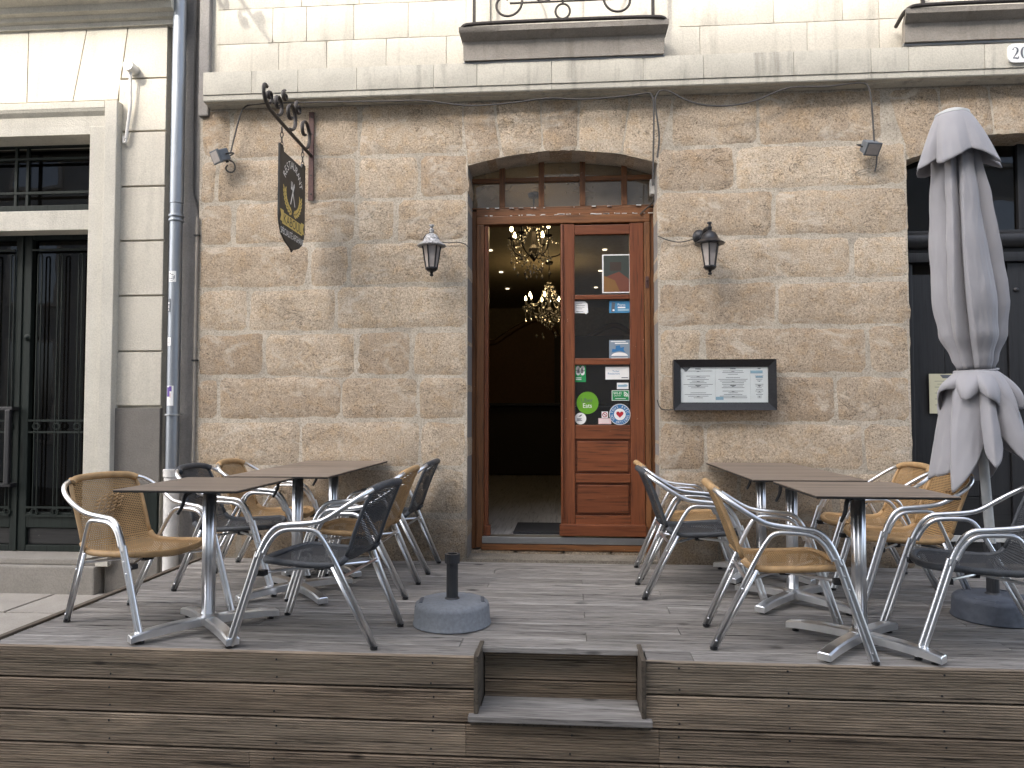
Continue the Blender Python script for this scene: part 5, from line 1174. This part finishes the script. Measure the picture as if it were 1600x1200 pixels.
    MB().tube(tp, .0185, 12).build('top_wrap', wr, back, local=True, smooth=True, auto=False)
    # raised diamond in the weave of the back
    dm = MB()
    for k in range(5):
        for j in range(-2, 3):
            z = .565 + .020 * k; yy = .034 * j + .012 * (k - 2); x = -.262 - (z - .60) * .37
            if abs(j) + abs(k - 2) <= 3: dm.tube([(x + .003 - .012, yy - .013, z - .007), (x + .009 - .012, yy, z), (x + .003 - .012, yy + .013, z + .007)], .0045, 5)
    dm.build('raised_weave', wr, back, local=True)
    br = MB(); br.tube([(-.19, -.215, .325), (.235, .262, .345)], .008, 8); br.tube([(-.19, .215, .325), (.235, -.262, .345)], .008, 8); br.tube([(-.185, -.222, .335), (-.185, .222, .335)], .008, 8)
    bo = br.build('seat_brace', al, rt, local=True)
    MB().box(.0, .05, -.03, .03, .318, .352, .005).build('clamp', 'black_plastic', bo, local=True)
    for s_ in (-1, 1): MB().box(.19, .24, s_ * .24 - .02, s_ * .24 + .02, .33, .356, .005).build('clamp', 'black_plastic', bo, local=True)
    return rt
def children(o): return [c for c in bpy.data.objects if c.parent == o]
def copy_tree(o, parent=None, cmap=None):
    c = o.copy(); COL.objects.link(c)
    if parent is not None: c.parent = parent
    for ch_ in cmap.get(o.name, []): copy_tree(ch_, c, cmap)
    return c
def cmap_of():
    d_ = {}
    for o in bpy.data.objects:
        if o.parent: d_.setdefault(o.parent.name, []).append(o)
    return d_
tanc = make_chair('tan'); greyc = make_chair('grey'); CM = cmap_of(); used = set()
def chair(proto, x, y, deg, label):
    if proto.name in used: o = copy_tree(proto, None, CM)
    else: o = proto; used.add(proto.name)
    o.location = (x, y, .001); o.rotation_euler = (0, 0, R(deg)); o['label'] = label; o['category'] = 'chair'; o['group'] = 'woven armchairs on the terrace'
# facing +x at 0 deg
chair(tanc, -2.27, 3.83, -20, 'tan woven armchair turned towards the street in front of the downpipe')
chair(greyc, -2.115, 4.655, 0, 'dark grey woven armchair standing between two tan ones near the downpipe')
chair(tanc, -2.10, 5.16, 2, 'tan woven armchair with its back to the conduit, closest to the stone wall')
chair(greyc, -1.215, 3.66, 174, 'dark grey woven armchair beside the empty grey umbrella base')
chair(tanc, -1.295, 4.555, 180, 'tan woven armchair between two dark grey ones near the open door')
chair(greyc, -1.285, 5.235, 179, 'dark grey woven armchair against the stone wall beside the open door')
chair(greyc, .765, 4.665, 1, 'dark grey woven armchair in front of the fixed door leaf')
chair(tanc, .80, 5.19, 0, 'tan woven armchair under the menu case beside the red door')
chair(tanc, 1.01, 3.72, -5, 'tan woven armchair at the deck edge next to the step')
chair(greyc, 1.935, 3.72, 172, 'dark grey woven armchair in front of the folded parasol')
chair(tanc, 1.915, 4.53, 182, 'tan woven armchair angled at the middle table by the black doors')
chair(tanc, 1.965, 5.10, 183, 'tan woven armchair by the wall between menu case and black doors')

# ------------------------------------------------------------------ tables
def make_table():
    rt = root('bistro_table', '', 'table'); w_, d_, h_ = .60, .69, .74
    MB().box(-w_ / 2, w_ / 2, -d_ / 2, d_ / 2, h_ - .0045, h_, .0015).build('tabletop', 'table_laminate', rt, local=True)
    MB().box(-w_ / 2 + .001, w_ / 2 - .001, -d_ / 2 + .001, d_ / 2 - .001, h_ - .013, h_ - .0047, .002).build('edge', 'black_edge', rt, local=True)
    MB().box(-.11, .11, -.14, .14, h_ - .030, h_ - .0132, .006).build('mounting_plate', 'black_metal', rt, local=True)
    po = MB().lathe([(.033, .06), (.033, h_ - .031)], (0, 0, 0), 40, None, lambda a, z: 1 - .14 * (.5 + .5 * math.cos(6 * a)) ** 3); po.build('post', 'aluminium', rt, local=True, smooth=True, auto=False)
    MB().tube(chaikin([(-.05, -.07, h_ - .03), (-.085, -.09, h_ - .05), (-.09, -.095, h_ - .10), (-.115, -.10, h_ - .145)], 2), (.013, .007), 8).build('tilt_lever', 'black_plastic', rt, local=True)
    MB().lathe([(.052, .035), (.056, .05), (.054, .075), (.040, .085), (.036, .088)], (0, 0, 0), 24).build('collar', 'aluminium', rt, local=True, smooth=True)
    for sx, sy in ((1, 1), (1, -1), (-1, 1), (-1, -1)):
        tip = Vector((.252 * sx, .262 * sy, 0)); dr = tip.normalized(); L = tip.length; n = Vector((-dr.y, dr.x, 0))
        m = MB(); vs = []; st_ = [(.03, .030, .075, .034), (L * .5, .030, .070, .030), (L * .78, .030, .061, .023), (L, .031, .046, .014), (L + .002, .029, .042, .012)]
        for (r_, hw, zt4, zb4) in st_:
            for (s_, z) in ((-1, zb4), (-1, zt4 - .006), (-.72, zt4), (.72, zt4), (1, zt4 - .006), (1, zb4)): vs.append(dr * r_ + n * (s_ * hw) + Vector((0, 0, z)))
        fs = [(i * 6 + k, i * 6 + (k + 1) % 6, (i + 1) * 6 + (k + 1) % 6, (i + 1) * 6 + k) for i in range(4) for k in range(6)] + [tuple(range(6)), tuple(range(29, 23, -1))]
        ft_ = m.add(vs, fs).build('foot', 'aluminium', rt, local=True)
        MB().lathe([(.016, .0), (.017, .006), (.008, .009), (.008, .022)], dr * (L - .035), 10).build('glide', 'black_plastic', ft_, local=True)
    return rt
tab = make_table(); CM = cmap_of()
def table(x, y, deg, label):
    if tab.name in used: o = copy_tree(tab, None, CM)
    else: o = tab; used.add(tab.name)
    o.location = (x, y, .001); o.rotation_euler = (0, 0, R(deg)); o['label'] = label; o['category'] = 'table'; o['group'] = 'square bistro tables on the terrace'
table(-1.825, 3.67, 0, 'brown bistro table between the turned tan chair and a grey chair')
table(-1.655, 4.445, 0, 'brown bistro table in the middle of the row by the downpipe')
table(-1.655, 5.138, 0, 'brown bistro table pushed against the stone wall between sign and door')
table(1.365, 3.66, 0, 'brown bistro table at the deck edge in front of the parasol')
table(1.285, 4.445, 0, 'brown bistro table in the middle of the row under the menu case')
table(1.285, 5.138, 0, 'brown bistro table pushed against the wall under the menu case')

# ------------------------------------------------------------------ umbrella bases and parasol
def umbrella_base(x, y, mat, label, stub, rot):
    rt = root('umbrella_base', label, 'umbrella base', (x, y, 0))
    r_ = .205
    MB().lathe([(r_ - .004, .0), (r_, .004), (r_ - .002, .014), (r_ - .006, .02), (r_ - .010, .092), (r_ - .016, .108), (r_ - .032, .119), (r_ * .5, .124), (.045, .127), (.04, .127)], (x, y, 0), 48).build('body', mat, rt, smooth=True)
    for a in (rot, rot + math.pi):
        c, s_ = math.cos(a), math.sin(a); q = lambda u, v, z: (x + c * u - s_ * v, y + s_ * u + c * v, z)
        MB().add([q(.150, -.055, .1235), q(.185, -.05, .092), q(.185, .05, .092), q(.150, .055, .1235), q(.165, -.045, .124), q(.190, -.045, .100), q(.190, .045, .100), q(.165, .045, .124)], [(0, 3, 7, 4), (4, 7, 6, 5), (5, 6, 2, 1), (0, 4, 5, 1), (3, 2, 6, 7), (0, 1, 2, 3)]).build('grip', 'dark_base', rt)
    tb_ = MB().lathe([(.036, .12), (.040, .124), (.034, .134), (.030, .136), (.029, stub - .05), (.038, stub - .048), (.039, stub - .03), (.039, stub), (.026, stub), (.026, stub - .08), (0, stub - .08)], (x, y, 0), 40, None, lambda a, z: 1 + (.03 * math.cos(20 * a)))
    tb_.build('tube', 'base_tube', rt, smooth=True)
    return rt
umbrella_base(-.615, 3.90, 'concrete_base', 'round grey umbrella base with an empty tube beside the step', .36, R(8))
PXX, PYY = 2.27, 4.22
umbrella_base(PXX, PYY, 'dark_base', 'dark blue-grey round umbrella base holding the folded parasol', .40, R(-130))
U = root('parasol', 'folded pale grey parasol tied round its pole in front of the black doors', 'parasol', (PXX, PYY, .32))
ZTOP = PY(1486, 172, PYY).z; XT = PY(1487, 180, PYY).x - .0
ctr = lambda z: Vector((PXX + (XT - PXX) * max(0, (z - .4) / (ZTOP - .4)), PYY, z))
MB().tube([ctr(.33), ctr(ZTOP - .02)], .024, 14).build('pole', 'pole_white', U, smooth=True)
MB().lathe([(.0, .030), (.05, .026), (.085, .008), (.088, -.004), (.080, -.008)], ctr(ZTOP - .03), 24).build('cap', 'pole_white', U, smooth=True)
def loft(stations, n, fr, name, hem=None):
    """stations of (z, radius, fold amplitude, twist); n angular steps"""
    m = MB(); vs = []
    for si, (z, r_, am, tw) in enumerate(stations):
        for k in range(n):
            a = 2 * math.pi * k / n; f = fr(a, z, si / (len(stations) - 1)); rr = r_ * (1 + am * f); h_ = hem(a, si / (len(stations) - 1)) if hem else 0
            c = ctr(z); vs.append(c + Vector((rr * math.cos(a + tw), rr * math.sin(a + tw), h_)))
    L = len(stations); fs = [(i * n + k, i * n + (k + 1) % n, (i + 1) * n + (k + 1) % n, (i + 1) * n + k) for i in range(L - 1) for k in range(n)]
    o = m.add(vs, fs).build(name, 'canopy', U, smooth=True, auto=False)
    sm_ = o.modifiers.new('thick', 'SOLIDIFY'); sm_.thickness = .004; return o
def interp(keys, z):
    keys = sorted(keys)
    for (a, *va), (b, *vb) in zip(keys, keys[1:]):
        if a <= z <= b:
            t_ = (z - a) / (b - a); t_ = t_ * t_ * (3 - 2 * t_); return [p * (1 - t_) + q * t_ for p, q in zip(va, vb)]
    return list(keys[0][1:]) if z < keys[0][0] else list(keys[-1][1:])
zz_ = lambda y: PY(1510, y, PYY).z
def pleats(n, seed, skew, drift=.12, jit=.35):
    """irregular pleats: broad panels that run from a rounded ridge into a sharp valley tucked under the next ridge"""
    rp = random.Random(seed); base = [2 * math.pi * (i + rp.uniform(-jit, jit)) / n for i in range(n)]; ph = [rp.uniform(0, 6.28) for _ in range(n)]; sk = [min(.92, max(.12, skew + rp.uniform(-.22, .22))) for _ in range(n)]; dp_ = [rp.uniform(.55, 1.0) for _ in range(n)]
    def f(a, z, s_):
        an = sorted((base[i] + drift * math.sin(z * 2.1 + ph[i]) , i) for i in range(n))
        a = (a - an[0][0]) % (2 * math.pi) + an[0][0]
        for k in range(n):
            a0, i = an[k]; a1 = an[k + 1][0] if k < n - 1 else an[0][0] + 2 * math.pi
            if a0 <= a <= a1 + 1e-9:
                t_ = (a - a0) / max(1e-6, a1 - a0); q = sk[i]
                v = 1 - (t_ / q) ** 1.7 if t_ < q else ((t_ - q) / (1 - q)) ** .65
                return 1 - dp_[i] * (1 - v) * 1.0 + .09 * noise.noise(Vector((math.cos(a) * 3, math.sin(a) * 3, z * 4 + seed))) + .045 * noise.noise(Vector((math.cos(a) * 8, math.sin(a) * 8, z * 11 + seed)))
        return 0
    return f
keys = [(zz_(578), .100, .30), (zz_(560), .128, .40), (zz_(520), .185, .46), (zz_(470), .208, .48), (zz_(400), .196, .50), (zz_(320), .172, .50), (zz_(250), .140, .42), (zz_(200), .085, .20)]
f_body = pleats(8, 12, .66, .26, .48)
st = []
N1 = 60
for i in range(N1):
    z = zz_(200) + (zz_(578) - zz_(200)) * i / (N1 - 1); r_, am = interp(keys, z); st.append((z, r_ * .89 * (1 - am), am / (1 - am), .08 * math.sin(z * 2)))
loft(st, 300, f_body, 'canopy')
f_vent = pleats(6, 21, .62, .05)
loft([(zz_(178) + (zz_(255) - zz_(178)) * i / 20, (.078 + .135 * (i / 20) ** .85) * (1 - .46 * i / 20), .46 * (i / 20) / (1 - .46 * i / 20), 0) for i in range(21)], 300, f_vent, 'vent_flap', lambda a, s_: s_ ** 2 * (-.075 * (f_vent(a, zz_(255), 1) - .6) + .02 * math.sin(3 * a)))
MB().tube([ctr(zz_(579)) + Vector((.104 * math.cos(a), .098 * math.sin(a), .012 * math.sin(a + 1))) for a in [2 * math.pi * i / 28 for i in range(28)]], .006, 8, closed=True).build('tie', 'canopy', U, smooth=True)
zh = zz_(725)
f_sk = pleats(6, 34, .64, .18, .48)
loft([(zz_(579) + (zh - zz_(579)) * i / 30, (.095 + .185 * (i / 30) ** .62) * (1 - .50 * (i / 30) ** .5), .50 * (i / 30) ** .5 / (1 - .50 * (i / 30) ** .5), 0) for i in range(31)], 300, f_sk, 'skirt', lambda a, s_: s_ ** 1.4 * (-.17 * (f_sk(a, zh, 1) - .55) + .07 * math.sin(a + 2.2) + .045 * math.sin(3 * a + .5)))
f_ru = pleats(9, 47, .58, .15, .48)
loft([(zz_(580) + (zz_(625) - zz_(580)) * i / 14, (.100 + .115 * math.sin(i / 14 * 1.7)) * (1 - .45 * i / 14), .45 * (i / 14) / (1 - .45 * i / 14), .4) for i in range(15)], 300, f_ru, 'ruffle', lambda a, s_: s_ ** 1.3 * (-.05 * (f_ru(a, zz_(625), 1) - .5) + .055 * math.sin(2 * a + 1.3) + .03 * math.sin(5 * a)))

# ------------------------------------------------------------------ house across the street (mirrored in the glass, shades the lower storey)
OY = -4.6
O = root('opposite_building', 'pale rendered house across the street mirrored in the window glass', 'building', (0, OY, -.58))
OH = 12.2
MB().box(-9.0, 14, OY - 1.0, OY, -.58, OH).build('wall', 'opposite_render', O); MB().box(-9.0, 14.2, OY - 1.2, OY + .25, OH + .002, OH + .25, .03).build('cornice', 'opposite_render', O)
O2 = root('opposite_building', 'lower pale house across the street next to the taller one', 'building', (-12, OY, -.58))
MB().box(-16, -9.003, OY - 1.0, OY, -.58, OH - .55).build('wall', 'opposite_render', O2); MB().box(-16.2, -9.003, OY - 1.2, OY + .25, OH - .548, OH - .30, .03).build('cornice', 'opposite_render', O2)
for i in range(8):
    for j, z0 in enumerate((.5, 3.6, 6.3, 9.2)):
        xc = -12.2 + i * 3.5; hgt = (2.2, 1.9, 1.8, 1.5)[j]
        wn = MB().box(xc - .62, xc + .62, OY + .002, OY + .06, z0 - .08, z0 + hgt + .08, .01).build('window_frame', 'window_paint', O if xc > -9 else O2)
        MB().box(xc - .52, xc + .52, OY + .061, OY + .066, z0, z0 + hgt).build('pane', 'window_glass', wn)
